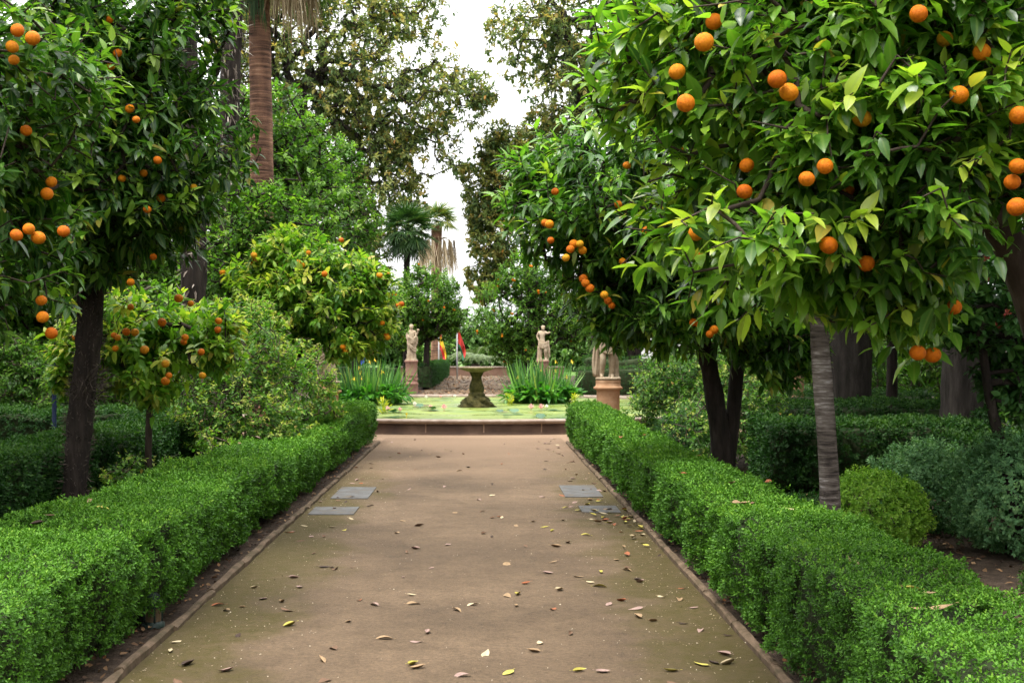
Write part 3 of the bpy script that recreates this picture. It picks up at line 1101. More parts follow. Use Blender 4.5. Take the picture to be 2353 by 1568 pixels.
lathe(mb, [(.46, -.1), (.44, .03), (.40, .08), (.35, .13), (.32, .18), (.27, .24), (.21, .28), (.18, .30)], (0, 0, 0), 40, fn=rocky)
mb.build("rock_base", M['moss'], fo)
mb = MB()
lathe(mb, [(.20, .27), (.205, .33), (.18, .36), (.16, .37), (.175, .40), (.185, .46), (.175, .53), (.15, .60), (.125, .68), (.12, .74), (.14, .79), (.165, .84), (.17, .87)], (0, 0, 0), 32, rough=.012)
mb.build("baluster", M['moss'], fo)
mb = MB()


def scallop(thh, z, r):
    return r * (1 + .02 * np.cos(16 * thh) * (r > .3))


lathe(mb, [(.001, .85), (.17, .86), (.26, .885), (.36, .925), (.40, .945), (.425, .955), (.43, .972), (.41, .98), (.37, .965), (.25, .92), (.001, .90)], (0, 0, 0), 64, fn=scallop, rough=.006)
mb.build("bowl", M['bowlstone'], fo)

# ---- iris clumps and their skirts of broad leaves
FLOWER = MB()
for k in range(3):
    a = k * 2.094
    d = np.array([[math.cos(a), math.sin(a), -.1]])
    leaves(FLOWER, np.zeros((1, 3)), d, np.array([[0, 0, 1.]]), .075, .05, np.array([.4]), T_MED, .9, .1)
    d2 = np.array([[math.cos(a + 1.05) * .4, math.sin(a + 1.05) * .4, 1]])
    leaves(FLOWER, np.zeros((1, 3)), d2, np.array([[math.cos(a), math.sin(a), 0.]]), .06, .03, np.array([.8]), T_MED, -.2, .2)
o = FLOWER.build("flower", M['yellowpetal'])
IRISFLOWER = o.data
bpy.data.objects.remove(o)


def iris(cx, cy, z, rad, H, n, nf, label, skirt_label):
    root = empty("iris_clump", (cx, cy, z), label, "iris plant", "yellow flag irises in the pond")
    th = rng.random(n) * 6.28
    r = rad * .75 * np.sqrt(rng.random(n))
    P = np.stack([r * np.cos(th), r * np.sin(th), np.zeros(n)], -1)
    lean = r / rad * .75 + rng.normal(size=n) * .16
    D = np.stack([np.cos(th) * lean, np.sin(th) * lean, np.ones(n)], -1) + rng.normal(size=(n, 3)) * .06
    N = np.stack([-np.cos(th), -np.sin(th), np.full(n, .3)], -1) + rng.normal(size=(n, 3)) * .4
    mb = MB()
    L = H * rng.uniform(.55, 1.1, n)
    bent = np.where(rng.random(n) < .18, .55, .06) * rng.uniform(.4, 1.4, n)
    leaves(mb, P, D, -N, L, rng.uniform(.03, .055, n), rng.uniform(0, .95, n), T_BLADE, bent, .15)
    mb.build("blades", M['iris'], root)
    for k in range(nf):
        a, rr = rng.random() * 6.28, rad * rng.uniform(.35, 1.0)
        hgt = H * rng.uniform(.55, .98)
        p = (rr * math.cos(a), rr * math.sin(a), hgt)
        st = MB()
        tube(st, [(p[0] * .7, p[1] * .7, 0), (p[0] * .9, p[1] * .9, hgt * .6), p], [.008, .006, .004], 5, rnd=.6)
        s = st.build("stalk", M['iris'], root)
        fl = bpy.data.objects.new("flower", IRISFLOWER)
        COL.objects.link(fl)
        fl.parent = s
        fl.location = p
        fl.scale = (.85,) * 3
        fl.rotation_euler = (random.uniform(-.4, .4), random.uniform(-.4, .4), random.uniform(0, 6))
    m = int(n * 2.1)
    sk = empty("marginal_plant", (cx, cy, z), skirt_label, "water plant", "broad leaved plants round the irises")
    th = rng.random(m) * 6.28
    r = rad * rng.uniform(.35, 1.02, m)
    hz = .60 * (1 - (r / rad) ** 2 * .5) * rng.uniform(.35, 1.0, m)
    P = np.stack([r * np.cos(th), r * np.sin(th), hz], -1)
    D = np.stack([np.cos(th), np.sin(th), rng.uniform(-.2, .9, m)], -1) + rng.normal(size=(m, 3)) * .35
    mb = MB()
    leaves(mb, P, D, np.array([0, 0, 1.]) + rng.normal(size=(m, 3)) * .2, rng.uniform(.18, .33, m), rng.uniform(.09, .14, m), rng.uniform(0, 1, m), T_FINE, .35, .3)
    mb.build("leaves", M['calla'], sk)
    st = MB()
    frustums(st, P * np.array([.75, .75, 0]), P, np.full(m, .006), np.full(m, .005), 4)
    st.build("stems", M['calla'], sk)


iris(-2.85, 33.2, .2, .95, 1.22, 260, 7, "tall yellow flag iris clump in the pond by the left hedge end", "broad leaved green plant round the irises by the left hedge end")
iris(1.55, 34.2, .2, .95, 1.18, 260, 6, "yellow flag iris clump standing in the pond beside the fountain's right side", "broad leaved green plant round the irises right of the fountain")


def lime(x, y, z, s, n, label):
    root = empty("yellow_leaved_plant", (x, y, z), label, "water plant", "yellow leaved pond plants")
    th = rng.random(n) * 6.28
    D = np.stack([np.cos(th) * .7, np.sin(th) * .7, rng.uniform(.3, 1.4, n)], -1)
    P = np.stack([np.cos(th) * s * .3 * rng.random(n), np.sin(th) * s * .3 * rng.random(n), rng.uniform(0, s, n)], -1)
    mb = MB()
    leaves(mb, P, D, np.array([0, 0, 1.]) + rng.normal(size=(n, 3)) * .3, rng.uniform(.08, .16, n), .04, rng.random(n), T_MED, .3, .2)
    for k in range(6):
        tube(mb, [(rng.normal() * .03, rng.normal() * .03, 0), (rng.normal() * s * .2, rng.normal() * s * .2, s)], [.006, .004], 4, rnd=.2)
    mb.build("foliage", M['lime'], root)


x, y, z = at(882, 925, 28.2)
lime(x, y, .2, .34, 46, "yellow leaved plant in the pond beside the left hedge end")
x, y, z = at(1172, 925, 32.8)
lime(x, y, .2, .26, 34, "yellow leaved plant between the fountain and the right irises")
x, y, z = at(1318, 925, 32.6)
lime(x, y, .2, .26, 30, "yellow leaved plant right of the right irises")


# ---- water lilies
def lily(u, v, npad, spread, flowers, label, up=.15):
    y = F * (EYE - .222) / (v - CV)
    x = (u - CU) / F * y
    root = empty("water_lily", (x, y, .22), label, "water lily", "water lilies on the pond")
    for k in range(npad):
        mb = MB()
        r = random.uniform(.08, .13)
        cx, cy = random.gauss(0, spread), random.gauss(0, spread * 1.3)
        ph = random.random() * 6.28
        tilt = random.uniform(-1, 1) * (.45 if random.random() < up else .04)
        V = [(0, 0, 0)]
        for j in range(15):
            a = ph + .2 + (6.28 - .4) * j / 14
            rr = r * (1 + .03 * random.uniform(-1, 1))
            V.append((rr * math.cos(a), rr * math.sin(a), rr * math.sin(a) * tilt + .015 * abs(math.sin(a * 2)) * (abs(tilt) > .1)))
        V = np.array(V)
        V[:, 2] -= V[:, 2].min()
        V += np.array([cx, cy, .003 + .003 * k])
        mb.add(V, np.array([(0, j, j + 1) for j in range(1, 15)]), rnd=random.random())
        mb.build("lily_pad", M['pad'], root)
    for k, (dx, dy, col, s) in enumerate(flowers):
        mb = MB()
        n = 18
        th = np.arange(n) * 2.4
        el = np.linspace(.15, 1.25, n)
        D = np.stack([np.cos(th) * np.cos(el), np.sin(th) * np.cos(el), np.sin(el)], -1)
        leaves(mb, np.tile([[dx, dy, .04]], (n, 1)), D, np.array([0, 0, 1.]) - D * .2, .085 * s, .036 * s, rng.random(n), T_MED, -.35, .3)
        tube(mb, [(dx, dy, -.01), (dx, dy, .05)], [.006, .006], 5, rnd=.1)
        mb.build("flower", M[col], root)


lily(905, 946, 4, .16, [(-.15, .05, 'pink', 1.15), (.14, -.1, 'pink', .9)], "water lily with two pink flowers in the pond's near left corner")
lily(905, 958, 7, .22, [(.25, .1, 'yellowpetal', .6)], "water lily pads with one small yellow bloom by the near pool rim")
lily(1000, 942, 6, .22, [(-.12, .22, 'pink', 1.0), (.20, -.05, 'pink', 1.25)], "water lily with two pink flowers left in front of the fountain")
lily(957, 934, 5, .25, [(-.05, .1, 'whitepetal', 1.0)], "dark water lily pads with a white flower behind the pink lilies", .5)
lily(930, 928, 4, .2, [(-.2, .1, 'whitepetal', 1.1)], "water lily with a large white flower beside the left iris clump")
lily(970, 918, 6, .35, [(.1, .2, 'whitepetal', .9), (-.5, 0, 'whitepetal', .8)], "water lily with two white flowers near the far pool rim")
lily(1020, 915, 6, .4, [(-.1, .2, 'pink', .8), (.3, .1, 'whitepetal', .9)], "water lily with pink and white flowers left of the fountain base")
lily(1175, 946, 6, .2, [], "water lily with upturned bluish pads right of the fountain", .8)
lily(1248, 942, 7, .25, [(-.28, 0, 'pink', 1.3), (-.05, .02, 'pink', 1.3), (.1, .5, 'whitepetal', .9)], "water lily with pink flowers by the right hedge end")
lily(1262, 960, 8, .28, [], "dark flat lily pads along the near right pool rim")
lily(1215, 955, 4, .3, [], "few scattered lily pads before the near rim right of centre")


# ================================================================== STATUES
def skin_mesh(verts, edges, radii, levels=2):
    me = bpy.data.meshes.new("skin")
    me.from_pydata(verts, edges, [])
    o = bpy.data.objects.new("skin", me)
    COL.objects.link(o)
    o.modifiers.new("skin", 'SKIN')
    for i, sv in enumerate(me.skin_vertices[0].data):
        r = radii[i]
        sv.radius = r if isinstance(r, tuple) else (r, r)
        sv.use_root = (i == 0)
    sub = o.modifiers.new("sub", 'SUBSURF')
    sub.levels = sub.render_levels = levels
    dg = bpy.context.evaluated_depsgraph_get()
    dg.update()
    m2 = bpy.data.meshes.new_from_object(o.evaluated_get(dg))
    bpy.data.objects.remove(o)
    return m2


def mesh_child(name, me, mat, root):
    me.name = name
    me.materials.clear()
    me.materials.append(mat)
    me.polygons.foreach_set("use_smooth", np.ones(len(me.polygons), bool))
    o = bpy.data.objects.new(name, me)
    COL.objects.link(o)
    o.parent = root
    return o


def statue(loc, H, label, pose, mirror=1):
    """carved figure H metres tall on a round plinth; pose 'robed' or 'youth'"""
    root = empty("statue", loc, label, "statue", "garden statues on round pedestals")
    k = H
    mx = mirror

    def P(x, y, z):
        return (x * mx * k, y * k, z * k)
    if pose == 'robed':
        V = [P(0, 0, .50), P(0, 0, .60), P(.005, 0, .70), P(.0, 0, .78), P(0, -.005, .835), P(0, -.012, .875), P(0, -.018, .915), P(0, -.008, .955),
             P(.09, 0, .785), P(.125, -.02, .69), P(.155, -.075, .715), P(.175, -.1, .77), P(.18, -.11, .80),
             P(-.09, 0, .785), P(-.125, .0, .67), P(-.105, -.06, .57), P(-.07, -.09, .54),
             P(.045, -.005, .40), P(.05, -.03, .24), P(.048, 0, .06), P(.05, -.06, .03),
             P(-.045, 0, .40), P(-.045, 0, .24), P(-.045, .015, .06), P(-.05, -.05, .03)]
        E = [(0, 1), (1, 2), (2, 3), (3, 4), (4, 5), (5, 6), (6, 7), (3, 8), (8, 9), (9, 10), (10, 11), (11, 12), (3, 13), (13, 14), (14, 15), (15, 16),
             (0, 17), (17, 18), (18, 19), (19, 20), (0, 21), (21, 22), (22, 23), (23, 24)]
        R = [.085, .068, .08, .07, .032, .045, .055, .036, .042, .034, .026, .022, .03, .042, .034, .027, .022,
             .065, .05, .03, .022, .065, .05, .03, .022]
    else:
        V = [P(0, 0, .50), P(-.01, 0, .60), P(-.015, 0, .70), P(-.01, 0, .785), P(.0, -.005, .84), P(.012, -.015, .88), P(.018, -.02, .915), P(.012, -.008, .952),
             P(.085, 0, .79), P(.135, -.03, .76), P(.185, -.07, .78), P(.215, -.09, .80),
             P(-.10, 0, .785), P(-.15, .03, .68), P(-.115, -.02, .58), P(-.085, -.05, .54),
             P(.055, -.02, .42), P(.075, -.075, .27), P(.085, -.01, .07), P(.095, -.08, .03),
             P(-.05, 0, .42), P(-.05, -.005, .25), P(-.045, .01, .06), P(-.055, -.06, .03)]
        E = [(0, 1), (1, 2), (2, 3), (3, 4), (4, 5), (5, 6), (6, 7), (3, 8), (8, 9), (9, 10), (10, 11), (3, 12), (12, 13), (13, 14), (14, 15),
             (0, 16), (16, 17), (17, 18), (18, 19), (0, 20), (20, 21), (21, 22), (22, 23)]
        R = [.08, .068, .082, .072, .033, .045, .054, .036, .044, .036, .028, .024, .044, .036, .028, .024,
             .062, .048, .03, .023, .062, .048, .03, .023]
    me = skin_mesh(V, E, [r * k for r in R])
    mesh_child("figure", me, M['statue'], root)
    # hair and nose
    hx = (0, -.012) if pose == 'robed' else (.016, -.012)
    mb = MB()

    def curls(th_, z, r):
        return r * (1 + .06 * np.sin(7 * th_ + z * 90) + .05 * np.sin(11 * th_ - z * 60))
    lathe(mb, [(.03 * k, .885 * k), (.052 * k, .905 * k), (.060 * k, .93 * k), (.055 * k, .96 * k), (.035 * k, .982 * k), (.001, .99 * k)], (hx[0] * mx * k, (hx[1] + .022) * k, 0), 24, fn=curls)
    mb.build("hair", M['statue'], root)
    # drapery
    mb = MB()

    def folds(th_, z, r):
        zz = z / k
        amp = .10 * (1 - zz / .62)
        return r * (1 + amp * np.sin(9 * th_ + zz * 3) + amp * .6 * np.sin(15 * th_ + 1 - zz * 4)) * (1 - .18 * np.abs(np.sin(th_)))
    if pose == 'robed':
        lathe(mb, [(.125 * k, .02 * k), (.128 * k, .05 * k), (.115 * k, .2 * k), (.112 * k, .35 * k), (.115 * k, .48 * k), (.10 * k, .57 * k), (.09 * k, .63 * k), (.10 * k, .70 * k), (.085 * k, .76 * k)], (0, 0, 0), 48, fn=folds)
        # mantle hanging from the raised arm and across the hips
        n = 14
        s = np.linspace(0, 1, n)
        for q in range(7):
            off = q * .017
            pts = np.stack([mx * k * (-.11 + .25 * s), -k * (.105 + .03 * np.sin(s * PI) - off * .1), k * (.70 - off * 2.2 - .22 * np.sin(s * PI * .55) + .20 * s * s * (q < 4))], -1)
            tube(mb, pts, k * (.017 + .004 * np.sin(s * 9 + q)), 7)
        for q in range(6):
            pts = np.stack([np.full(n, mx * k * (.085 + .016 * q)) + k * .008 * np.sin(s * 7 + q), np.full(n, -k * (.07 + .008 * (q % 2))), k * (.66 - s * (.36 - .03 * q))], -1)
            tube(mb, pts, k * (.012 + .01 * s), 6)
        mb.build("robe", M['statue'], root)
        mb = MB()
        lathe(mb, [(.001, -.035 * k), (.03 * k, -.022 * k), (.038 * k, 0), (.03 * k, .022 * k), (.001, .035 * k)], P(.185, -.115, .83), 16)
        mb.build("carved_fruit", M['statue'], root)
    else:
        n = 14
        s = np.linspace(0, 1, n)
        for q in range(6):
            a = q * .016
            pts = np.stack([mx * k * (-.12 + .24 * s), -k * (.085 + .025 * np.sin(s * PI)), k * (.53 - a * 1.5 - .06 * np.sin(s * PI))], -1)
            tube(mb, pts, k * .016, 7)
        for q in range(5):
            pts = np.stack([mx * k * (.13 + .014 * q + .01 * np.sin(s * 6 + q)), k * (.03 - .012 * (q % 3)) + 0 * s, k * (.56 - s * (.54 - .01 * q))], -1)
            tube(mb, pts, k * (.014 + .010 * s), 6)
        mb.build("drapery", M['statue'], root)
        mb = MB()
        lathe(mb, [(.075 * k, .01 * k), (.06 * k, .1 * k), (.055 * k, .25 * k), (.05 * k, .40 * k), (.001, .42 * k)], P(-.09, .09, 0), 14, rough=.06)
        mb.build("tree_stump", M['statue'], root)
    mb = MB()
    lathe(mb, [(.001, -.001), (.17 * k, .0), (.17 * k, .025 * k), (.155 * k, .035 * k), (.001, .035 * k)], (0, 0, 0), 32)
    mb.build("plinth", M['statue'], root)
    return root


def pedestal_tall(loc, h, r, label):
    root = empty("pedestal", loc, label, "pedestal", "round pedestals under the statues")
    mb = MB()
    k = h / 1.2
    prof = [(1.10, 0), (1.10, .30), (1.16, .32), (1.16, .36), (1.02, .39), (.98, .42), (.96, .60), (1.0, .62), (1.04, .645), (1.0, .67), (.98, .70), (.98, 1.10), (1.02, 1.12), (1.12, 1.15), (1.14, 1.18), (1.10, 1.2), (.001, 1.2)]
    lathe(mb, [(a * r, z * k) for a, z in prof], (0, 0, 0), 40)
    mb.build("column", M['pinkstone'], root)
    mb = MB()
    for q in range(5):                                  # swag garland carved round the lower drum
        a0 = q * 2 * PI / 5
        s = np.linspace(0, 1, 12)
        th_ = a0 + s * 2 * PI / 5
        pts = np.stack([np.cos(th_) * r * 1.0, np.sin(th_) * r * 1.0, k * (.575 - .10 * np.sin(s * PI))], -1)
        tube(mb, pts, r * (.05 + .05 * np.sin(s * PI)), 7)
    mb.build("garland", M['pinkstone'], root)


def pedestal_drum(loc, h, r, label):
    root = empty("pedestal", loc, label, "pedestal", "round pedestals under the statues")
    mb = MB()
    prof = [(1.06, 0), (1.06, .08), (1.0, .10), (.99, h * .5), (.99, h - .20), (1.02, h - .185), (1.24, h - .165), (1.26, h - .14), (1.18, h - .125), (1.08, h - .11), (1.06, h - .05), (1.08, h - .035), (1.04, h), (.001, h)]
    lathe(mb, [(a * r, z) for a, z in prof], (0, 0, 0), 48)
    mb.build("drum", M['terracotta'], root)


YS = 48.5
pedestal_tall((-2.62, YS, 0), 1.2, .225, "pink stone column pedestal with a garland beyond the left irises")
statue((-2.62, YS, 1.2), 1.36, "robed stone woman raising one hand on the pink column pedestal", 'robed')
pedestal_tall((2.25, YS, 0), 1.2, .225, "pink stone column pedestal behind the irises right of the fountain")
statue((2.25, YS, 1.2), 1.32, "stone youth with an outstretched arm standing behind the right irises", 'youth')
pedestal_drum((2.28, 23.6, 0), 1.06, .21, "stout terracotta drum pedestal at the right hedge's pond end")
statue((2.28, 23.6, 1.06), 1.35, "stone figure with drapery half hidden by orange leaves on the terracotta drum", 'youth', -1)
pedestal_drum((-2.80, 23.6, 0), 1.0, .21, "stout terracotta drum pedestal at the left hedge's pond end")
statue((-2.80, 23.6, 1.0), 1.35, "stone figure hidden under an orange tree at the left hedge's pond end", 'robed', -1)

# terracotta urn on a post, deep in the right garden
ur = empty("urn_pedestal", (5.85, 24.2, 0), "orange terracotta post carrying an urn behind the right parterre hedges", "pedestal")
mb = MB()
lathe(mb, [(.17, 0), (.17, .2), (.12, .25), (.11, 1.15), (.14, 1.2), (.15, 1.25), (.001, 1.25)], (0, 0, 0), 28)
mb.build("post", M['terracotta'], ur)
ur2 = empty("urn", (5.85, 24.2, 1.25), "orange terracotta urn with a flared lip on its post", "urn")
mb = MB()
lathe(mb, [(.001, 0), (.15, 0), (.15, .05), (.07, .1), (.07, .16), (.17, .26), (.22, .40), (.22, .5), (.17, .58), (.16, .64), (.23, .70), (.25, .76), (.22, .77), (.14, .66), (.001, .64)], (0, 0, 0), 28)
mb.build("vessel", M['terracotta'], ur2)
mb = MB()
for s in (-1, 1):
    a = np.linspace(-1.2, 1.6, 10)
    tube(mb, np.stack([s * (.19 + .09 * np.cos(a)), 0 * a, .46 + .13 * np.sin(a)], -1), .02, 7)
mb.build("handle", M['terracotta'], ur2)

ur2.scale = (.62, .62, .68)

# ================================================================== HEDGES
HR, HL = .60, .57


def hr_fun(s):                                           # s from near end; steps where separate plants meet
    y = s - 1.0
    return .05 * np.clip((y - 17) / 5, 0, 1) - .05 * np.exp(-((y - 8.75) / .16) ** 2) + .03 * (y < 8.7) - .05 * np.exp(-((y - 13.2) / .2) ** 2) - .02 * ((y > 13.2) & (y < 16))


def hr_w(s):
    y = s - 1.0
    return -.05 * np.exp(-((y - 8.75) / .16) ** 2) + .03 * (y < 8.7) - .04 * np.exp(-((y - 13.2) / .2) ** 2)


hedge("bright clipped box hedge running along the right kerb to the pond", (1.80, -1), (1.80, 22.8), .60, HR, 2300, .024, seed=4, hfun=hr_fun, wfun=hr_w, group="clipped hedges lining the path")


def hl_fun(s):
    y = s - 1.0
    return .12 * np.clip((y - 15) / 7, 0, 1) - .05 * np.exp(-((y - 7.1) / .16) ** 2) - .05 * np.exp(-((y - 11.6) / .2) ** 2) + .03 * ((y > 7.1) & (y < 11.6)) + .05 * (y < 7.1)


def hl_w(s):
    y = s - 1.0
    return .05 * (y < 9) - .06 * np.exp(-((y - 7.1) / .2) ** 2) - .05 * np.exp(-((y - 11.6) / .2) ** 2)


hedge("bright clipped box hedge running along the left kerb to the pond", (-2.33, -1), (-2.30, 22.9), .88, HL, 2300, .025, seed=9, hfun=hl_fun, wfun=hl_w, und=.22, z0=.08, group="clipped hedges lining the path")

G = "parterre hedges in the shade"
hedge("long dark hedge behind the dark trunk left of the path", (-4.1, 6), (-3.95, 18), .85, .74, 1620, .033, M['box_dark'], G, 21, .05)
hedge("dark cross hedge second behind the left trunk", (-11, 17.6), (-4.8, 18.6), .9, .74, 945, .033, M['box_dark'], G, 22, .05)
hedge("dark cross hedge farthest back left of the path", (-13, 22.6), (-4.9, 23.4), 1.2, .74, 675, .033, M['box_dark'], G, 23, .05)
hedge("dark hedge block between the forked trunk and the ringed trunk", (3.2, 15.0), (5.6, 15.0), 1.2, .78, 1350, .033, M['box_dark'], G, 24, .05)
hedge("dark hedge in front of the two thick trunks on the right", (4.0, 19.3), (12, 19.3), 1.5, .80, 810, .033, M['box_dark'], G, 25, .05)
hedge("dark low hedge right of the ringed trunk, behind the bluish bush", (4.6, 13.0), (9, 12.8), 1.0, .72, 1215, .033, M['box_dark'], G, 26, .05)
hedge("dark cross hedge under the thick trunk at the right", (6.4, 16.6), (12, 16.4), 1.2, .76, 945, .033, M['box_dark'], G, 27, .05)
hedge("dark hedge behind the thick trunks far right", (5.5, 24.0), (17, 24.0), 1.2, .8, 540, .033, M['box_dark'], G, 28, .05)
# beyond the pool
GF = "hedges beyond the pond"
hedge("dark clipped hedge beside the far path, behind the robed statue", (-2.26, 52), (-2.26, 78), .62, 1.0, 420, .03, M['box_dark'], GF, 31, .05)
hedge("clipped hedge at the far path's right end", (1.9, 60), (1.9, 78), .7, 1.0, 420, .03, M['box_dark'], GF, 32, .05)
hedge("dark cross hedge left behind the robed statue's pedestal", (-9, 50), (-3.2, 50.5), 1.1, 1.0, 260, .03, M['box_dark'], GF, 33, .05)
hedge("dark hedge behind the pond's right rim", (3.2, 44.0), (12, 43), 1.2, 1.0, 300, .03, M['box_dark'], GF, 34, .05)
hedge("second taller dark hedge behind the pond's right rim", (3.8, 49), (14, 48), 1.2, 1.35, 260, .03, M['box_dark'], GF, 35, .05)

ball_bush("round_bush", "small bright round box bush beside the ringed trunk", [(3.16, 10.5, .29, .40, .40, .33)], 2200, .028, M['bright_box'], seed=3, lump=.07, width=.6, shag=.03)
ball_bush("blue_bush", "shaggy bluish green bush right of the round bush", [(4.15, 10.2, .44, .46, .6, .46), (4.8, 10.4, .46, .5, .6, .46), (3.95, 11.5, .38, .5, .5, .40)], 1000, .036, M['blue_box'], seed=5, shag=.06, lump=.09, width=.62)
ball_bush("low_shrub", "dark low bush between the right hedge and forked trunk", [(2.75, 11.0, .16, .35, .5, .22)], 1800, .024, M['box_dark'], seed=6, shag=.06)
ball_bush("low_shrub", "olive low bush at the right edge near the bluish bush", [(3.75, 7.9, .16, .4, .5, .24)], 1675, .033, M['box_dark'], seed=7, shag=.06, age=.7)
ball_bush("low_shrub", "dark tangled bush against the right hedge's far part", [(2.85, 17.5, .4, .5, .8, .5)], 1200, .03, M['box_dark'], seed=8, shag=.08)

# ================================================================== TREES
eye = np.array([0, 0, EYE])


def clear_fruit(fr, r=.05, depth=1.2, p=.62):
    fr = np.array(fr)

    def f(Q):
        ok = np.ones(len(Q), bool)
        for q in fr:
            d = norm(eye - q)
            s = (Q - q) @ d
            dist = np.linalg.norm((Q - q) - s[:, None] * d, axis=1)
            blk = (s > -.03) & (s < depth) & (dist < r)
            ok &= ~(blk & (rng.random(len(Q)) < p))
        return ok
    return f


CITRUS = dict(L=.112, W=.049, n=10, twig=.24, tmpl=T_FINE, droop=.45, spread=66, young=.65, age=.41, agev=.16)
GO = "orange trees along the path"

# near right tree
fr = [at(u, v, 4.72 + d) for u, v, d in ((1575, 237, 0), (1785, 182, 0), (1812, 212, .05), (1617, 97, 0), (2110, 32, 0), (1895, 382, .05), (1853, 411, 0), (2203, 218, .1), (1903, 563, .2),
      (1710, 440, .3), (1980, 272, .2), (2255, 120, .2), (2340, 265, 0), (2338, 382, 0), (2325, 418, .05), (2335, 475, -.1), (2108, 810, .6), (2142, 815, .65), (2190, 705, .6), (1990, 605, .4),
      (1555, 165, .35), (1640, 50, .4), (1600, 535, .4), (2170, 90, .4), (1715, 380, .45), (1945, 437, .5))]
tree("orange_tree", "big orange tree leaning in from the right edge over the path", "orange tree", (3.10, 6.6, 0),
     [(3.10, 6.6, 0, .12), (2.98, 6.55, .8, .105), (2.80, 6.45, 1.6, .095), (2.56, 6.3, 2.1, .085), (2.25, 6.1, 2.42, .065), (1.85, 5.9, 2.48, .045)],
     [(1.28, 5.35, 2.12, .72, .72, .44), (1.30, 5.55, 2.95, .88, .85, .62), (2.25, 5.6, 2.98, .95, .95, .74), (1.75, 5.3, 2.35, .75, .65, .6), (2.0, 5.35, 1.92, .25, .3, .28), (1.80, 5.40, 1.74, .16, .16, .20), (1.80, 5.40, 1.74, .16, .16, .20), (1.80, 5.40, 1.74, .16, .16, .20), (1.9, 5.9, 3.6, 1.0, 1.0, .6)],
     3100, CITRUS, M['citrus'], M['bark_brown'], fr, .034, 0, GO, seg=.16, tip_r=.0028, cull=clear_fruit(fr), keep=lambda T, f=clear_fruit(fr, .10, .8, .6): f(T) & ~((T[:, 0] > 1.98) & (T[:, 2] < 2.16)), max_r=.05)

# left edge tree (trunk outside the frame)
fr = [at(u, v, y + .18) for u, v, y in ((38, 540, 6.40), (66, 526, 6.45), (88, 546, 6.5), (146, 531, 6.45), (75, 88, 6.4), (40, 70, 6.45), (28, 108, 6.5), (32, 138, 6.6), (98, 728, 6.9), (118, 765, 7.1), (108, 445, 7.2), (118, 418, 7.3), (95, 690, 7.2), (60, 300, 7))]
tree("orange_tree", "orange tree at the left edge with fruit hanging in a row", "orange tree", (-3.75, 7.5, 0),
     [(-3.75, 7.5, 0, .11), (-3.7, 7.5, .9, .10), (-3.5, 7.5, 1.8, .085), (-3.2, 7.5, 2.4, .07)],
     [(-3.05, 7.55, 2.3, .92, 1.0, .62), (-3.1, 7.5, 3.2, .95, 1.1, .75), (-2.95, 7.2, 2.0, .5, .6, .4)],
     1150, CITRUS, M['citrus_dark'], M['bark_brown'], fr, .034, 0, GO, seg=.18, tip_r=.003, cull=clear_fruit(fr), keep=clear_fruit(fr, .10, .8, .6), max_r=.05)



def fibre(mb):
    """fibre tufts standing off the dark trunk"""
    n = 1100
    zz = np.where(rng.random(n) < .16, rng.normal(1.28, .07, n), rng.uniform(.1, 2.2, n))
    th = rng.random(n) * 6.28
    P = np.stack([.102 * np.cos(th), .102 * np.sin(th) + 10.9, zz], -1)
    P[:, 0] += np.interp(zz, [0, .5, 1, 1.6, 2.2], [-3.42, -3.40, -3.36, -3.28, -3.26])
    big = (np.abs(zz - 1.28) < .13) & (np.cos(th) > .2)
    D = np.stack([np.cos(th), np.sin(th), rng.uniform(-.6, 1.2, n)], -1)
    leaves(mb, P, D, rng.normal(size=(n, 3)), np.where(big, rng.uniform(.08, .20, n), rng.uniform(.025, .07, n)), .009, rng.random(n) * .2, T_LOW, .4, .2, 1)


# dark trunk tree
fr = [at(u, v, y + .28) for u, v, y in ((313, 275, 9.05), (298, 250, 9.4), (362, 368, 9.4), (338, 481, 9.5), (270, 122, 9.3), (255, 152, 9.4), (280, 410, 9.6), (330, 398, 9.7), (250, 45, 9.4), (370, 455, 9.8), (300, 648, 9.6),
      (445, 430, 9.9), (352, 590, 9.9))]
t3 = tree("orange_tree", "dense orange tree on a dark fibrous trunk behind the left hedge", "orange tree", (-3.38, 10.9, 0),
     [(-3.42, 10.9, 0, .10), (-3.40, 10.9, .5, .098), (-3.36, 10.9, 1.0, .105), (-3.28, 10.9, 1.6, .108), (-3.26, 10.9, 2.2, .118), (-3.22, 10.85, 2.7, .1), (-3.1, 10.8, 3.2, .07)],
     [(-3.15, 10.7, 3.25, 1.22, 1.3, 1.05), (-3.1, 10.6, 4.2, 1.15, 1.2, .9), (-3.5, 10.2, 2.6, .85, .9, .55), (-2.9, 10.4, 2.65, .7, .8, .55), (-2.55, 10.7, 3.6, .72, .8, 1.0)],
     1750, dict(CITRUS, L=.14, W=.056, tmpl=T_MED), M['citrus_dark'], M['bark_dark'], fr, .034, 0, GO, seg=.2, tip_r=.0035, cull=clear_fruit(fr, .05, 1.2, .6), rough=.06, max_r=.06, extra=fibre)
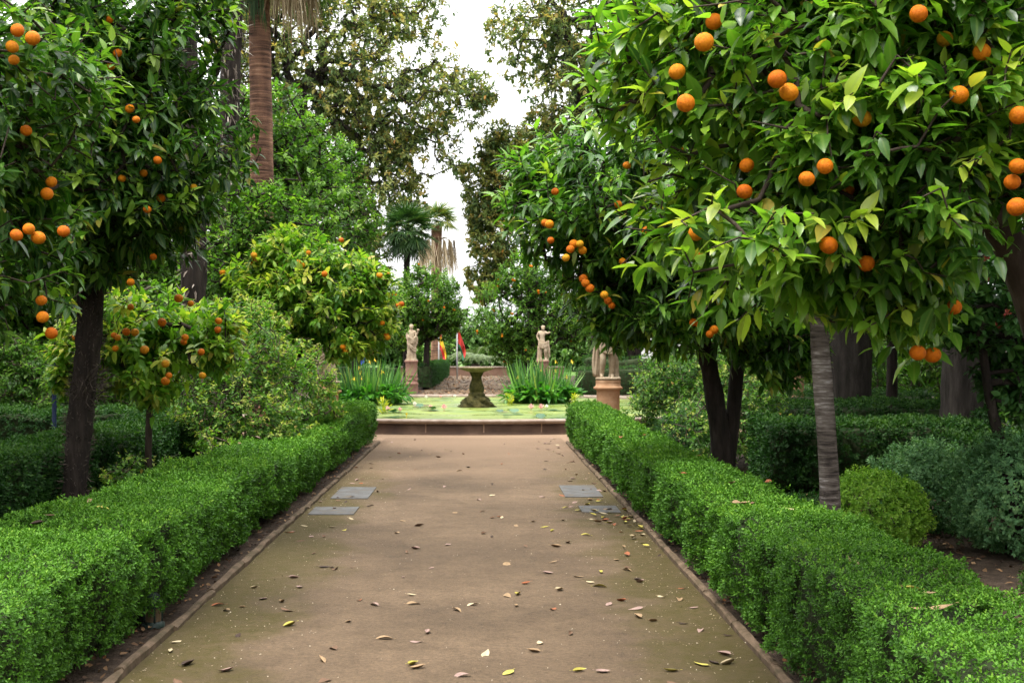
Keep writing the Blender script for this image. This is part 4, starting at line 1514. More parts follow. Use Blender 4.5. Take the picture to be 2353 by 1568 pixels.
# second right tree with forked dark trunk
fr = [at(u, v, y) for u, v, y in ((1262, 515, 11.0), (1265, 552, 11.0), (1252, 512, 11.05), (1310, 572, 11), (1332, 560, 11), (1300, 592, 11), (1318, 560, 11.05), (1338, 575, 11.05), (1345, 650, 11.1), (1355, 662, 11.1), (1340, 640, 11.15), (1388, 677, 11.1),
      (1605, 745, 11.3), (1640, 757, 11.2), (1630, 767, 11.2), (1592, 740, 11.3), (1440, 380, 11.1), (1485, 530, 11), (1430, 600, 11.2), (1275, 440, 11.1), (1420, 470, 11.1))]
tree("orange_tree", "round orange tree on a forked dark trunk behind the right hedge", "orange tree", (2.42, 13.0, 0),
     [(2.42, 13.0, 0, .135), (2.40, 13.0, .45, .125), (2.35, 12.95, .85, .10), (2.26, 12.9, 1.35, .085), (2.1, 12.7, 1.9, .085), (1.9, 12.4, 2.5, .07)],
     [(1.30, 12.1, 3.05, 1.14, 1.25, .80), (1.85, 12.2, 2.25, 1.15, 1.15, .68), (2.7, 12.5, 3.3, 1.25, 1.3, 1.0), (2.1, 12.0, 3.7, .9, 1, .6), (1.45, 12.2, 1.95, .5, .6, .36), (2.80, 12.3, 1.62, .42, .5, .36), (2.80, 12.3, 1.62, .42, .5, .36)],
     3600, dict(CITRUS, L=.15, W=.052, tmpl=T_MED, age=.36, young=.6), M['citrus_mid'], M['bark_dark'], fr, .038, 6, GO, seg=.22, tip_r=.0035, cull=clear_fruit(fr, .06, 1.2, .65),
     stems=[[(2.43, 13.0, .45, .09), (2.49, 13.0, .85, .075), (2.54, 13.0, 1.4, .07), (2.62, 12.9, 2.2, .06)]], max_r=.07)

# slim ringed trunk tree
tree("orange_tree", "orange tree on a slim pale ringed trunk behind the right hedge", "orange tree", (2.52, 9.5, 0),
     [(2.55, 9.5, 0, .082), (2.53, 9.5, .6, .074), (2.49, 9.5, 1.2, .07), (2.45, 9.5, 1.7, .068), (2.43, 9.45, 2.2, .06), (2.4, 9.4, 2.6, .05)],
     [(2.45, 9.3, 2.9, 1.15, 1.05, .80), (3.3, 9.4, 3.2, .9, .9, .75)],
     1250, dict(CITRUS, tmpl=T_MED), M['citrus'], M['ringbark'], [], .036, 8, GO, seg=.2, tip_r=.0035, max_r=.045, rough=.015)

# small yellowish orange tree on the left
fr = [at(u, v, y) for u, v, y in ((410, 685, 11.5), (438, 697, 11.5), (310, 763, 11.6), (262, 770, 11.6), (270, 775, 11.55), (290, 762, 11.7), (332, 803, 11.5), (265, 800, 11.6), (425, 775, 11.5), (422, 785, 11.6), (502, 737, 11.6), (500, 757, 11.6),
      (462, 808, 11.6), (388, 862, 11.5), (380, 875, 11.6), (465, 862, 11.6), (175, 775, 11.9), (175, 862, 11.9), (300, 705, 11.6), (372, 740, 11.7), (380, 835, 11.6))]
tree("orange_tree", "small yellowish orange tree on a thin stem behind the left hedge", "orange tree", (-3.18, 12.4, 0),
     [(-3.18, 12.4, 0, .036), (-3.17, 12.4, .5, .034), (-3.16, 12.4, 1.0, .032), (-3.12, 12.4, 1.5, .03)],
     [(-3.15, 12.4, 1.72, .92, .85, .52), (-3.5, 12.3, 1.6, .6, .6, .4), (-2.75, 12.4, 1.78, .5, .5, .38), (-3.95, 12.2, 1.4, .32, .4, .3), (-2.45, 12.3, 1.55, .3, .4, .3), (-3.0, 12.0, 1.3, .35, .3, .25)],
     720, dict(CITRUS, L=.125, W=.056, tmpl=T_MED, age=.42, young=.7), M['citrus_yellow'], M['bark_brown'], fr, .036, 0, GO, seg=.18, tip_r=.003, cull=clear_fruit(fr, .05, 1, .5), max_r=.025)

# brighter yellow-green orange tree farther along
tree("orange_tree", "rounded bright yellow green orange tree near the pond on the left", "orange tree", (-3.05, 19.5, 0),
     [(-3.0, 19.5, 0, .08), (-2.95, 19.5, .7, .075), (-2.8, 19.5, 1.3, .07), (-2.6, 19.5, 1.9, .05)],
     [(-2.45, 19.3, 2.35, 1.22, 1.1, .82), (-2.7, 19.4, 2.95, .75, .8, .5), (-1.75, 19.3, 2.05, .55, .7, .5), (-3.0, 19.2, 1.9, .8, .8, .5), (-3.3, 19.3, 2.75, .5, .6, .45), (-1.65, 19.1, 2.55, .38, .5, .3), (-2.0, 19.0, 1.75, .5, .5, .35)],
     1500, dict(CITRUS, L=.15, W=.06, tmpl=T_MED, age=.34, young=.75), M['citrus_yellow'], M['bark_dark'], [], .045, 30, GO, seg=.25, tip_r=.004, max_r=.05)

# rose bushes
ROSE = dict(L=.055, W=.036, n=9, twig=.16, tmpl=T_MED, droop=.35, spread=65, young=.7, age=.46, curl=.15)
tree("rose_bush", "loose rose bush with pale yellow tips left of the path", "bush", (-2.95, 15.4, 0),
     [(-3.0, 15.4, 0, .02), (-3.0, 15.4, .3, .018), (-2.95, 15.4, .7, .015)],
     [(-2.95, 15.4, .95, .8, .8, .65), (-3.1, 15.6, 1.7, .75, .7, .55), (-2.55, 15.2, .75, .6, .5, .4), (-2.5, 16.2, 1.2, .5, .5, .5), (-2.45, 17.3, 1.15, .55, .8, .6), (-3.0, 16.4, 1.7, .6, .7, .6), (-2.1, 17.8, .95, .3, .6, .35)],
     2300, ROSE, M['rose'], M['twig'], group="rose bushes", seg=.2, tip_r=.002, clump=9, max_r=.012, k0=2,
     stems=[[(-3.1, 15.3, 0, .012), (-3.3, 15.3, .6, .01), (-3.4, 15.4, 1.4, .006)], [(-2.8, 15.4, 0, .012), (-2.6, 15.3, .6, .01), (-2.4, 15.3, 1.1, .006)]])
tree("rose_bush", "tall loose shrub with small leaves right of the terracotta drum", "bush", (2.95, 18.9, 0),
     [(2.95, 18.9, 0, .02), (2.95, 18.9, .4, .018), (2.9, 18.9, .8, .015)],
     [(2.85, 18.8, .95, .75, .7, .75), (2.5, 19.2, .7, .45, .5, .5), (3.3, 18.9, 1.2, .6, .6, .6), (2.6, 18.4, 1.15, .5, .5, .5), (3.4, 17.5, .75, .7, .9, .7), (2.65, 16.4, .55, .4, .8, .5), (3.5, 18.5, 1.5, .5, .5, .4)],
     2900, dict(ROSE, age=.32), M['rose'], M['twig'], group="rose bushes", seg=.2, tip_r=.002, clump=9, max_r=.012, k0=2)
tree("rose_bush", "low straggly rose bush at the dark trunk's foot", "bush", (-3.2, 13.3, 0),
     [(-3.2, 11.9, 0, .012), (-3.2, 11.9, .2, .01), (-3.15, 11.9, .4, .008)],
     [(-3.1, 11.8, .38, .4, .5, .3), (-2.95, 13.6, .45, .4, .8, .35)],
     260, dict(ROSE, age=.45), M['rose'], M['twig'], group="rose bushes", seg=.2, tip_r=.002, clump=9, max_r=.008, k0=2)

# broad-leaved shrub with red flowers on the far right
sh = tree("flowering_shrub", "broad leaved shrub with small red flowers at the right edge", "shrub", (4.35, 10.4, 0),
     [(4.3, 10.4, 0, .05), (4.2, 10.4, .6, .045), (4.0, 10.3, 1.2, .04), (3.9, 10.2, 1.7, .03)],
     [(3.95, 10.3, 2.1, .85, .7, .5), (4.5, 10.4, 1.9, .7, .7, .5), (3.4, 10.6, 2.3, .5, .5, .4), (4.6, 10.6, 1.3, .6, .6, .4)],
     1000, dict(L=.10, W=.055, n=10, twig=.16, tmpl=T_FINE, droop=.2, spread=70, young=.3, age=.4, curl=.1), M['laurel'], M['bark_dark'], seg=.2, tip_r=.003, max_r=.03,
     stems=[[(4.35, 10.4, 0, .04), (4.6, 10.3, .6, .035), (4.7, 10.3, 1.4, .02)]])
for k in range(16):
    mb = MB()
    p = np.array([rng.uniform(-1.0, .5), -.75 + rng.uniform(-.1, .25), rng.uniform(1.75, 2.4)])
    n = 9
    D = norm(rng.normal(size=(n, 3)) + np.array([0, -.5, .2]))
    leaves(mb, np.tile(p, (n, 1)), D, rng.normal(size=(n, 3)), .035, .018, rng.random(n), T_LOW, .2, .2)
    mb.build("flower", M['redbud'], sh)

# the avenue goes on behind the camera
nb1 = [o for o in COL.objects if o.name.startswith('orange_tree') and o.parent is None]


def copy_thing(root, loc, rz, label, group):
    r = root.copy()
    COL.objects.link(r)
    r.location = loc
    r.rotation_euler = (0, 0, rz)
    tag(r, label, None, group)
    for ch in root.children:
        if ch.name.startswith('orange'):
            continue
        c = ch.copy()
        COL.objects.link(c)
        c.parent = r
    return r


for k, (x, y, rz) in enumerate(((-3.8, -2.2, 1.0), (3.6, -2.6, 2.2), (-3.4, -7.0, 3.0), (3.4, -7.5, 4.4))):
    copy_thing(t3, (x, y, .35), rz, "orange tree of the avenue standing behind the photographer", "orange trees behind the photographer")

# ---- palms
def splints(mb, pts, rad, n, L=(.12, .32)):
    """old frayed leaf bases along a shaggy palm trunk"""
    pts = np.asarray(pts, float)
    zz = rng.uniform(pts[0, 2] + .05, pts[-1, 2], n)
    cx = np.interp(zz, pts[:, 2], pts[:, 0])
    cy = np.interp(zz, pts[:, 2], pts[:, 1])
    rr = np.interp(zz, pts[:, 2], rad)
    th = rng.random(n) * 6.28
    P = np.stack([cx + rr * np.cos(th) * .95, cy + rr * np.sin(th) * .95, zz], -1)
    D = np.stack([np.cos(th) * .7, np.sin(th) * .7, rng.uniform(-1.3, .9, n)], -1) + rng.normal(size=(n, 3)) * .3
    leaves(mb, P, D, np.stack([np.cos(th), np.sin(th), np.full(n, .3)], -1), rng.uniform(*L, n), rng.uniform(.015, .04, n), np.clip(rng.normal(.35, .3, n), 0, 1), T_MED, .2, .2, 1)


def fan(mb, c, d, R, nb, mat_i=0, droop=.35, fold=.5, age=(0, .8), petiole=.6, wid=.055):
    """one fan leaf: petiole from c along d, then blades spread in the leaf plane"""
    d = np.asarray(d, float)
    d /= np.linalg.norm(d)
    hub = np.asarray(c) + d * petiole
    tube(mb, [c, np.asarray(c) + d * petiole * .5 + np.array([0, 0, .04]), hub], [.02, .014, .01], 5, mat_i, rnd=.5)
    side = np.cross(d, [0, 0, 1.])
    side /= max(1e-6, np.linalg.norm(side))
    upv = np.cross(side, d)
    a = np.linspace(-1.75, 1.75, nb)
    D = np.cos(a)[:, None] * d + np.sin(a)[:, None] * side + np.array([0, 0, -.12])
    N = upv + np.sin(a)[:, None] * side * -.3
    leaves(mb, np.tile(hub, (nb, 1)), D, N + rng.normal(size=(nb, 3)) * .1, R * (.75 + .25 * np.cos(a * .6)) * rng.uniform(.9, 1.05, nb), wid * R, rng.uniform(*age, nb), T_BLADE, droop * rng.uniform(.7, 1.3, nb), fold, mat_i)


def fan_crown(root, c, R, n, mat, base, nb=26, zmin=-.6, zmax=1.0, droop=.35, petiole=.6, age=(0, .8), name="frond"):
    for k in range(n):
        th_ = k * 2.4 + rng.random() * .4
        el = zmin + (zmax - zmin) * (k + .5) / n
        d = np.array([math.cos(th_) * math.cos(el), math.sin(th_) * math.cos(el), math.sin(el)])
        mb = MB()
        fan(mb, np.asarray(c), d, R, nb, droop=droop, petiole=petiole, age=age)
        mb.build(name, mat, root, loc=base)


def dead_skirt(root, c, n, reach, L, base, spread=(0, 6.28)):
    """dry fronds that arch out and hang as ragged bundles"""
    for k in range(n):
        th_ = spread[0] + (spread[1] - spread[0]) * (k + rng.random() * .6) / n
        rr = reach * rng.uniform(.55, 1.1)
        dx, dy = math.cos(th_), math.sin(th_)
        c = np.asarray(c, float)
        p1 = c + np.array([dx * rr * .6, dy * rr * .6, .22])
        p2 = c + np.array([dx * rr, dy * rr, rng.uniform(-.1, .1)])
        mb = MB()
        tube(mb, [c, p1, p2], [.025, .02, .012], 5, rnd=.5)
        m = 34
        P = p2 + rng.normal(size=(m, 3)) * np.array([.03, .03, .03])
        D = np.stack([dx * .12 + rng.normal(size=m) * .10, dy * .12 + rng.normal(size=m) * .10, -np.ones(m)], -1)
        leaves(mb, P, D, np.stack([np.full(m, dx), np.full(m, dy), np.zeros(m)], -1) + rng.normal(size=(m, 3)) * .5, L * rng.uniform(.45, 1.1, m), .035, rng.uniform(0, 1, m), T_BLADE, .05, .3)
        mb.build("dead_frond", M['deadfrond'], root, loc=base)


def palm_trunk(root, pts, rad, mat, base, sides=24, rough=.012, ns=0, L=(.12, .32)):
    s = np.linspace(0, len(pts) - 1, (len(pts) - 1) * 14 + 1)
    pts = np.asarray(pts, float)
    fine = np.stack([np.interp(s, np.arange(len(pts)), pts[:, k]) for k in range(3)], -1)
    for _ in range(8):
        fine[1:-1] = (fine[:-2] + fine[1:-1] * 2 + fine[2:]) / 4
    r = np.interp(s, np.arange(len(pts)), rad)
    mb = MB()
    tube(mb, fine, r * (1 + .015 * wig(s * 9, 3, 1.7)), sides, rough=rough)
    if ns:
        splints(mb, fine, r, ns, L)
    mb.build("trunk", [mat, M['drysplint']], root, loc=base)


b = (-4.05, 24.0, 0)
r_ = empty("palm_tree", b, "tall palm with a smooth reddish ringed trunk and dry hanging skirt", "palm tree")
pts = [(-4.0, 24, 0), (-4.02, 24, 3), (-4.06, 24, 6), (-4.10, 24, 8.4)]
palm_trunk(r_, pts, [.30, .225, .205, .195], M['washingtonia'], b)
dead_skirt(r_, (-4.10, 24, 8.85), 10, .85, 1.5, b, (-.9, 1.3))
dead_skirt(r_, (-4.10, 24, 9.2), 6, .6, .9, b, (1.5, 5.0))
fan_crown(r_, (-4.10, 24, 9.3), 1.2, 18, M['palm'], b, nb=24, zmin=-.7, zmax=1.3, petiole=1.0)
mb = MB()                                                # a green frond hanging against the trunk
m = 40
P = np.array([-4.15, 23.72, 8.5]) + rng.normal(size=(m, 3)) * np.array([.09, .03, .05])
leaves(mb, P, np.stack([rng.normal(size=m) * .10, rng.normal(size=m) * .03 - .02, -np.ones(m)], -1), np.tile([[0, -1., 0]], (m, 1)), rng.uniform(.6, 1.15, m), .04, rng.uniform(.1, .8, m), T_BLADE, .03, .3)
mb.build("frond", M['palm'], r_, loc=b)

b = (-4.3, 22.3, 0)
r_ = empty("palm_tree", b, "tall palm with a dark shaggy trunk beside the smooth palm", "palm tree", "shaggy trunked palms")
pts = [(-4.4, 22.3, 0), (-4.35, 22.3, 3), (-4.3, 22.3, 6), (-4.22, 22.3, 8.9)]
palm_trunk(r_, pts, [.16, .155, .165, .19], M['bark_dark'], b, rough=.06, ns=900)
fan_crown(r_, (-4.22, 22.3, 9.1), .75, 18, M['palm'], b)
b = (-3.95, 18.2, 0)
r_ = empty("palm_tree", b, "shaggy palm trunk rising behind the small yellowish orange tree", "palm tree", "shaggy trunked palms")
pts = [(-4.0, 18.2, 0), (-4.02, 18.2, 2), (-4.02, 18.2, 4), (-4.25, 18.2, 7.4)]
palm_trunk(r_, pts, [.18, .175, .17, .16], M['bark_dark'], b, rough=.06, ns=700, L=(.08, .22))
fan_crown(r_, (-4.25, 18.2, 7.5), .75, 16, M['palm'], b)

b = (-3.25, 56, 0)
r_ = empty("palm_tree", b, "dark fan palm on a thin black trunk behind the robed statue", "palm tree")
pts = [(-3.25, 56, 0), (-3.25, 56, 3), (-3.2, 56, 6.5)]
palm_trunk(r_, pts, [.13, .11, .14], M['bark_dark'], b, rough=.06, ns=300, L=(.08, .2))
fan_crown(r_, (-3.2, 56, 6.7), 1.0, 34, M['palm'], b, nb=24, zmin=-1.2, zmax=1.3, droop=.25, petiole=.7, age=(0, .7))
b = (-2.9, 84, 0)
r_ = empty("palm_tree", b, "distant palm with a ragged dry skirt and thick brown trunk", "palm tree")
pts = [(-2.9, 84, 0), (-2.92, 84, 3), (-2.95, 84, 7), (-2.9, 84, 9.6)]
palm_trunk(r_, pts, [.42, .34, .32, .36], M['washingtonia'], b)
dead_skirt(r_, (-2.9, 84, 8.6), 18, 1.2, 2.6, b)
fan_crown(r_, (-2.9, 84, 9.8), 1.2, 20, M['palm'], b, nb=22, zmin=-.2, zmax=1.35, droop=.4, petiole=.7, age=(.5, 1))

# feather palm on the far path
b = (-.40, 84, 0)
r_ = empty("feather_palm", b, "low arching feather palm closing the far path", "palm tree")
mb = MB()
tube(mb, [(0, 0, 0), (0, 0, .35), (0, 0, .7)], [.32, .34, .25], 16, rough=.05)
mb.build("trunk", M['bark_brown'], r_)
for k in range(30):
    th_ = k * 2.4
    el = .7 + .75 * ((k * .618) % 1)
    s = np.linspace(0, 1, 14)
    R = 3.3 * random.uniform(.85, 1.1)
    px = R * s * math.cos(el) + .12 * R * s ** 2
    pz = .7 + R * s * math.sin(el) - 1.25 * R * s ** 2 * .62
    pts = np.stack([px * math.cos(th_), px * math.sin(th_), pz], -1)
    mb = MB()
    tube(mb, pts, .018 - .013 * s, 5, rnd=.5)
    q = np.linspace(.12, .98, 34)
    Q = np.stack([np.interp(q, s, pts[:, j]) for j in range(3)], -1)
    tg = norm(np.stack([np.interp(q, s, np.gradient(pts[:, j])) for j in range(3)], -1))
    sd = norm(np.cross(tg, [0, 0, 1.]))
    for sg in (-1, 1):
        leaves(mb, Q, tg * .6 + sd * sg + np.array([0, 0, .1]), np.array([0, 0, 1.]) + sd * sg * -.3, .42 * np.sin(q * 2.7 + .35), .03, rng.uniform(0, 1, len(q)), T_LOW, .35, .2)
    mb.build("frond", M['feather'], r_)

# ---- magnolias and the garden's other trees
MAG = dict(L=.25, W=.125, n=9, twig=.34, tmpl=T_MED, droop=.35, spread=70, young=.42, age=.36, agev=.16, curl=.15, upb=.3, jit=.3)
GM = "tall magnolias behind the pond"
tree("magnolia_tree", "tall yellowing magnolia filling the sky left of the gap", "tree", (-8.98, 61.2, 0),
     [(-9.38, 61.2, 0, 0.517), (-9.38, 61.2, 3.5, 0.449), (-9.25, 61.2, 7.58, 0.408), (-8.84, 61.2, 11, 0.326), (-8.16, 61.2, 14.4, 0.218)],
     [(-8.43, 61.2, 15.1, 4.08, 4.08, 4.9), (-4.35, 61.2, 14.4, 3.54, 3.54, 3.54), (-1.77, 61.2, 13.3, 2.31, 2.72, 1.9), (-6.39, 61.2, 9.76, 3.54, 3.4, 3.26), (-4.62, 61.2, 8.4, 2.04, 2.72, 2.72), (-10.6, 61.2, 19.1, 4.08, 4.08, 4.08), (-3.54, 61.2, 18.7, 2.72, 3.26, 2.31), (-10.3, 61.2, 9.62, 2.45, 2.72, 3.54), (-3.54, 61.2, 10.7, 1.63, 2.18, 1.5), (-5.44, 61.2, 6.22, 1.9, 2.18, 1.9), (.1, 61.2, 13.7, 1.2, 1.5, .8), (-1.4, 61.2, 10.6, 1.1, 1.6, 1.3)],
     8200, MAG, M['magnolia'], M['bark_grey'], group=GM, seg=1.1, tip_r=.0075, clump=14, sig=.24, k0=8)
tree("magnolia_tree", "tall yellowing magnolia high on the right side of the sky gap", "tree", (5.63, 61.4, 0),
     [(5.63, 61.4, 0, 0.461), (5.5, 61.4, 3.39, 0.41), (5.12, 61.4, 8.51, 0.346), (4.48, 61.4, 13.6, 0.256), (3.84, 61.4, 17.5, 0.154)],
     [(4.99, 61.4, 17.5, 3.71, 3.58, 3.84), (4.61, 61.4, 13.4, 2.94, 2.82, 2.05), (1.92, 61.4, 16.2, 1.79, 2.05, 2.43), (7.94, 61.4, 15.6, 3.2, 3.2, 4.48)],
     3600, MAG, M['magnolia'], M['bark_grey'], group=GM, seg=1.1, tip_r=.0075, clump=14, sig=.24, k0=12)
tree("magnolia_tree", "lower olive magnolia behind the round orange tree", "tree", (2.28, 62.4, 0),
     [(2.52, 62.4, 0, 0.264), (2.4, 62.4, 3.28, 0.228), (2.04, 62.4, 6.28, 0.18), (1.56, 62.4, 8.68, 0.12)],
     [(1.44, 62.4, 10, 1.68, 1.92, 2.28), (0.54, 62.4, 7.24, 1.38, 1.8, 2.04), (3.12, 62.4, 10.8, 1.92, 2.16, 2.4), (0.12, 62.4, 5.2, 0.96, 1.2, 1.44), (-.05, 62.4, 9.0, .95, 1.5, 1.8), (.6, 62.4, 11.4, 1.0, 1.4, 1.2)],
     3200, MAG, M['magnolia'], M['bark_dark'], group=GM, seg=.7, tip_r=.007, clump=8, sig=.26, k0=8)

BG = dict(L=.12, W=.055, n=11, twig=.28, tmpl=T_LOW, droop=.4, spread=66, young=.4, age=.4, agev=.15, curl=.2)
GB = "evergreen trees behind the garden"
tree("evergreen_tree", "mid green tree in front of the smooth palm's trunk", "tree", (-3.9, 20.6, 0),
     [(-3.9, 20.6, 0, .12), (-3.9, 20.6, 1.0, .11), (-3.8, 20.6, 2.0, .09)],
     [(-3.45, 20.6, 3.35, .92, .8, .9), (-4.0, 20.6, 2.8, .8, .8, .9), (-3.1, 20.7, 2.9, .7, .8, .8)],
     1300, BG, M['midleaf'], M['bark_dark'], group=GB, seg=.35, tip_r=.006)
tree("evergreen_tree", "dark rounded orange tree right behind the robed statue", "tree", (-2.2, 52.5, 0),
     [(-2.25, 52.5, 0, .14), (-2.25, 52.5, 1, .13), (-2.2, 52.5, 2, .11)],
     [(-2.2, 52.5, 3.6, 1.35, 1.4, 1.5), (-1.7, 52.5, 2.9, 1.0, 1.2, .95), (-3.1, 52.5, 2.8, 1.0, 1.1, 1.2)],
     2100, dict(BG, L=.15, W=.07), M['midleaf'], M['bark_dark'], group=GB, seg=.4, tip_r=.007, nfruit=14, fruit_r=.045)
tree("evergreen_tree", "dense dark orange tree right of the fountain dotted with fruit", "tree", (1.736, 51.500, 0.000),
     [(1.736, 51.500, 0.000, 0.162), (1.736, 51.500, 0.906, 0.150), (1.620, 51.500, 2.063, 0.127)],
     [(1.331, 51.500, 3.220, 1.736, 1.620, 1.562), (1.852, 51.500, 4.493, 1.389, 1.389, 1.157), (3.009, 51.616, 3.220, 1.504, 1.504, 1.620), (0.637, 51.500, 2.294, 0.926, 1.042, 0.752), (1.504, 51.500, 1.716, 1.273, 1.157, 0.810), (4.166, 51.847, 2.757, 1.157, 1.157, 1.504)],
     2900, dict(BG, L=.15, W=.07), M['midleaf'], M['bark_dark'], group=GB, seg=.4, tip_r=.007, nfruit=34, fruit_r=.05)
tree("evergreen_tree", "green tree with oranges between the yellow green tree and robed statue", "tree", (-4.2, 43, 0),
     [(-4.2, 43, 0, .14), (-4.2, 43, 1, .13), (-4.1, 43, 2, .11)],
     [(-4.0, 43, 3.3, 1.5, 1.4, 1.5), (-3.2, 43, 2.4, .8, 1.0, .9)],
     1100, dict(BG, L=.15, W=.07), M['midleaf'], M['bark_dark'], group=GB, seg=.4, tip_r=.007, nfruit=16, fruit_r=.05)


# background evergreens: two kinds, copied
def copy_tree(root, loc, rz, s, label=None):
    r = root.copy()
    COL.objects.link(r)
    r.location = loc
    r.rotation_euler = (0, 0, rz)
    r.scale = (s, s, s)
    if label:
        r['label'] = label
    for ch in root.children:
        c = ch.copy()
        COL.objects.link(c)
        c.parent = r
    return r


dk = tree("shade_tree", "dark shade tree standing far back behind the left hedges", "tree", (-9.5, 30, 0),
     [(-9.5, 30, 0, .30), (-9.5, 30, 1.5, .26), (-9.4, 30, 3, .22), (-9.3, 30, 5, .15)],
     [(-9.3, 30, 5.5, 3.0, 3.0, 2.6), (-9.6, 30, 3.2, 2.4, 2.4, 1.4), (-9.2, 30, 8.0, 2.2, 2.2, 1.6)],
     2100, dict(BG, L=.22, W=.11, n=12, twig=.4), M['bgleaf'], M['bark_dark'], group="dark shade trees on the left", seg=.7, tip_r=.012)
und = tree("undergrowth_bush", "dark leafy bush filling the shade under the left trees", "bush", (-8, 26, 0),
     [(-8, 26, 0, .05), (-8, 26, .4, .045), (-8, 26, .9, .04)],
     [(-8, 26, 1.1, 1.5, 1.0, 1.0), (-8.6, 26, 1.7, .9, .8, .7), (-7.3, 26, 1.5, .8, .8, .8)],
     620, dict(BG, L=.13, W=.07, n=11, twig=.3), M['bgleaf'], M['twig'], group="dark bushes under the left trees", seg=.4, tip_r=.005, k0=4)
for k, (x, y, s) in enumerate(((-6.2, 34, .9), (-13, 27, 1.05), (-16, 35, 1.2), (-11.5, 40, 1.2), (-9.0, 22.5, .72), (-20, 30, 1.2), (-7.0, 52, 1.1))):
    copy_tree(dk, (x, y, 0), k * 1.3 + .5, s)
for k, (x, y, s) in enumerate(((-5.6, 27.5, .9), (-10.5, 25.5, 1.1), (-12.5, 28, 1.2), (-6.5, 30, 1.1), (-15, 29, 1.3), (-7.6, 21.3, .8), (-9.5, 20.6, .9), (-6.6, 24.8, .7), (-12.5, 20.2, 1.0), (-8.0, 36, 1.2), (-7.3, 24.2, 1.25), (-9.4, 24.4, 1.35), (-6.0, 20.3, .75))):
    copy_tree(und, (x, y, 0), k * 2.1 + 1, s)
first = True
for k, (x, y, s) in enumerate(((9.5, 31, 1.0), (14, 28, 1.1), (6.2, 36, .95), (12, 38, 1.2), (18, 33, 1.25), (22, 27, 1.2), (10.0, 20.8, .72), (13, 55, 1.3), (7, 60, 1.2))):
    c = copy_tree(dk, (x, y, 0), k * 1.7, s, "dark shade tree standing far back behind the right hedges")
    c['group'] = "dark shade trees on the right"
for k, (x, y, s) in enumerate(((7.5, 27.5, .9), (11, 27, 1.1), (14.5, 25.5, 1.2), (5.2, 30, .85), (17, 28, 1.3), (8.5, 33, 1.1), (8.9, 22.6, 1.0), (7.6, 25.6, .85), (6.9, 14.4, .75), (5.9, 11.6, .62), (4.6, 26.2, .7), (10.5, 18.0, .9), (9.9, 30, 1.1), (11.8, 35, 1.2), (14, 41, 1.3), (8.2, 29, .9))):
    c = copy_tree(und, (x, y, 0), k * 1.9 + .4, s, "dark leafy bush filling the shade under the right trees")
    c['group'] = "dark bushes under the right trees"

for k, (x, y, s, side) in enumerate(((8.0, 12.5, .95, 'right'), (7.2, 6.5, 1.0, 'right'), (-8.2, 13, 1.0, 'left'), (-7.8, 7, 1.0, 'left'), (13.5, 9.5, 1.0, 'right'), (13, 17, 1.1, 'right'), (9.5, 1, 1.0, 'right'), (-13.5, 9, 1.0, 'left'), (-13, 17.5, 1.1, 'left'), (-10, 1, 1.0, 'left'))):  # added canopy trees, mostly unseen, put here to darken the side gardens
    c = copy_tree(dk, (x, y, .6), k * 1.4 + 2, s, "added dark tree, mostly out of view, shading the %s parterre hedges" % side)
    c['group'] = "trees added to shade the %s parterre" % side

# thick trunks of big shade trees on the right, crowns above the frame
for lab, x, y, r in (("thick grey tree trunk behind the ringed trunk on the right", 5.75, 20.6, .36), ("thick grey tree trunk with flared foot near the right edge", 6.6, 18.0, .29)):
    tree("shade_tree", lab, "tree", (x, y, 0), [(x, y, 0, r * 1.25), (x, y, .5, r * 1.02), (x + .05, y, 2.5, r * .95), (x + .1, y, 4.5, r * .85), (x + .1, y, 6.5, r * .6)],
         [(x, y - 1, 6.8, 4.0, 4.5, 1.8), (x + 1, y - 2, 5.6, 3.0, 3.0, 1.2)], 2000, dict(BG, L=.22, W=.11, n=12, twig=.4), M['bgleaf'], M['bark_grey'], group="thick trunked shade trees", seg=.7, tip_r=.014, sides=20, trunk_lobes=.05)
# slimmer dark trunks farther back right
for lab, x, y, r, s in (("slender black trunk between the two thick trunks", 6.75, 21.5, .09, 1), ("thin black trunk just left of the slender one", 6.55, 24.5, .07, 1)):
    tree("shade_tree", lab, "tree", (x, y, 0), [(x + (.9 if 'leaning' in lab else 0), y, 0, r * 1.2), (x + (.4 if 'leaning' in lab else 0), y, 1.0, r), (x, y, 2, r * .9), (x, y, 3.6, r * .7)],
         [(x, y, 4.3, 1.5, 1.5, 1.1)], 330, dict(BG, L=.16, W=.08, n=12, twig=.3), M['bgleaf'], M['bark_dark'], group="slim dark trees at the right", seg=.5, tip_r=.008)

# far line of trees beyond the end wall
ft = tree("far_tree", "pale green tree beyond the far wall at the path's end", "tree", (0, 100, 0),
     [(0, 100, 0, .3), (0, 100, 1.5, .27), (0, 100, 3, .22)],
     [(0, 100, 2.6, 3.8, 3, 2.4), (1.5, 100, 1.7, 3.4, 3, 1.6), (-1.8, 100, 1.6, 3.2, 2.4, 1.5)],
     1500, dict(BG, L=.36, W=.2, n=11, twig=.6), M['farleaf'], M['bark_dark'], group="far pale trees beyond the end wall", seg=1, tip_r=.02)
for k, (x, y, s) in enumerate(((-7, 104, 1.2), (6.5, 98, 1.15), (-14, 98, 1.6), (13, 104, 1.7), (-22, 104, 1.9), (21, 100, 1.9), (30, 108, 2), (-31, 108, 2))):
    copy_tree(ft, (x, y, 0), k * 1.1, s)

# ================================================================== FAR STRUCTURES
mb = MB()
box(mb, -5.0, 5.0, 80, 80.35, 0, .52)
w1 = mb.build("garden_wall", M['wallbrown'], smooth=False)
tag(w1, "low brown wall closing the far end of the path", "wall")
mb = MB()
box(mb, -5.05, 5.05, 79.95, 80.4, .523, .58)
mb.build("coping", M['rim'], w1, smooth=False)

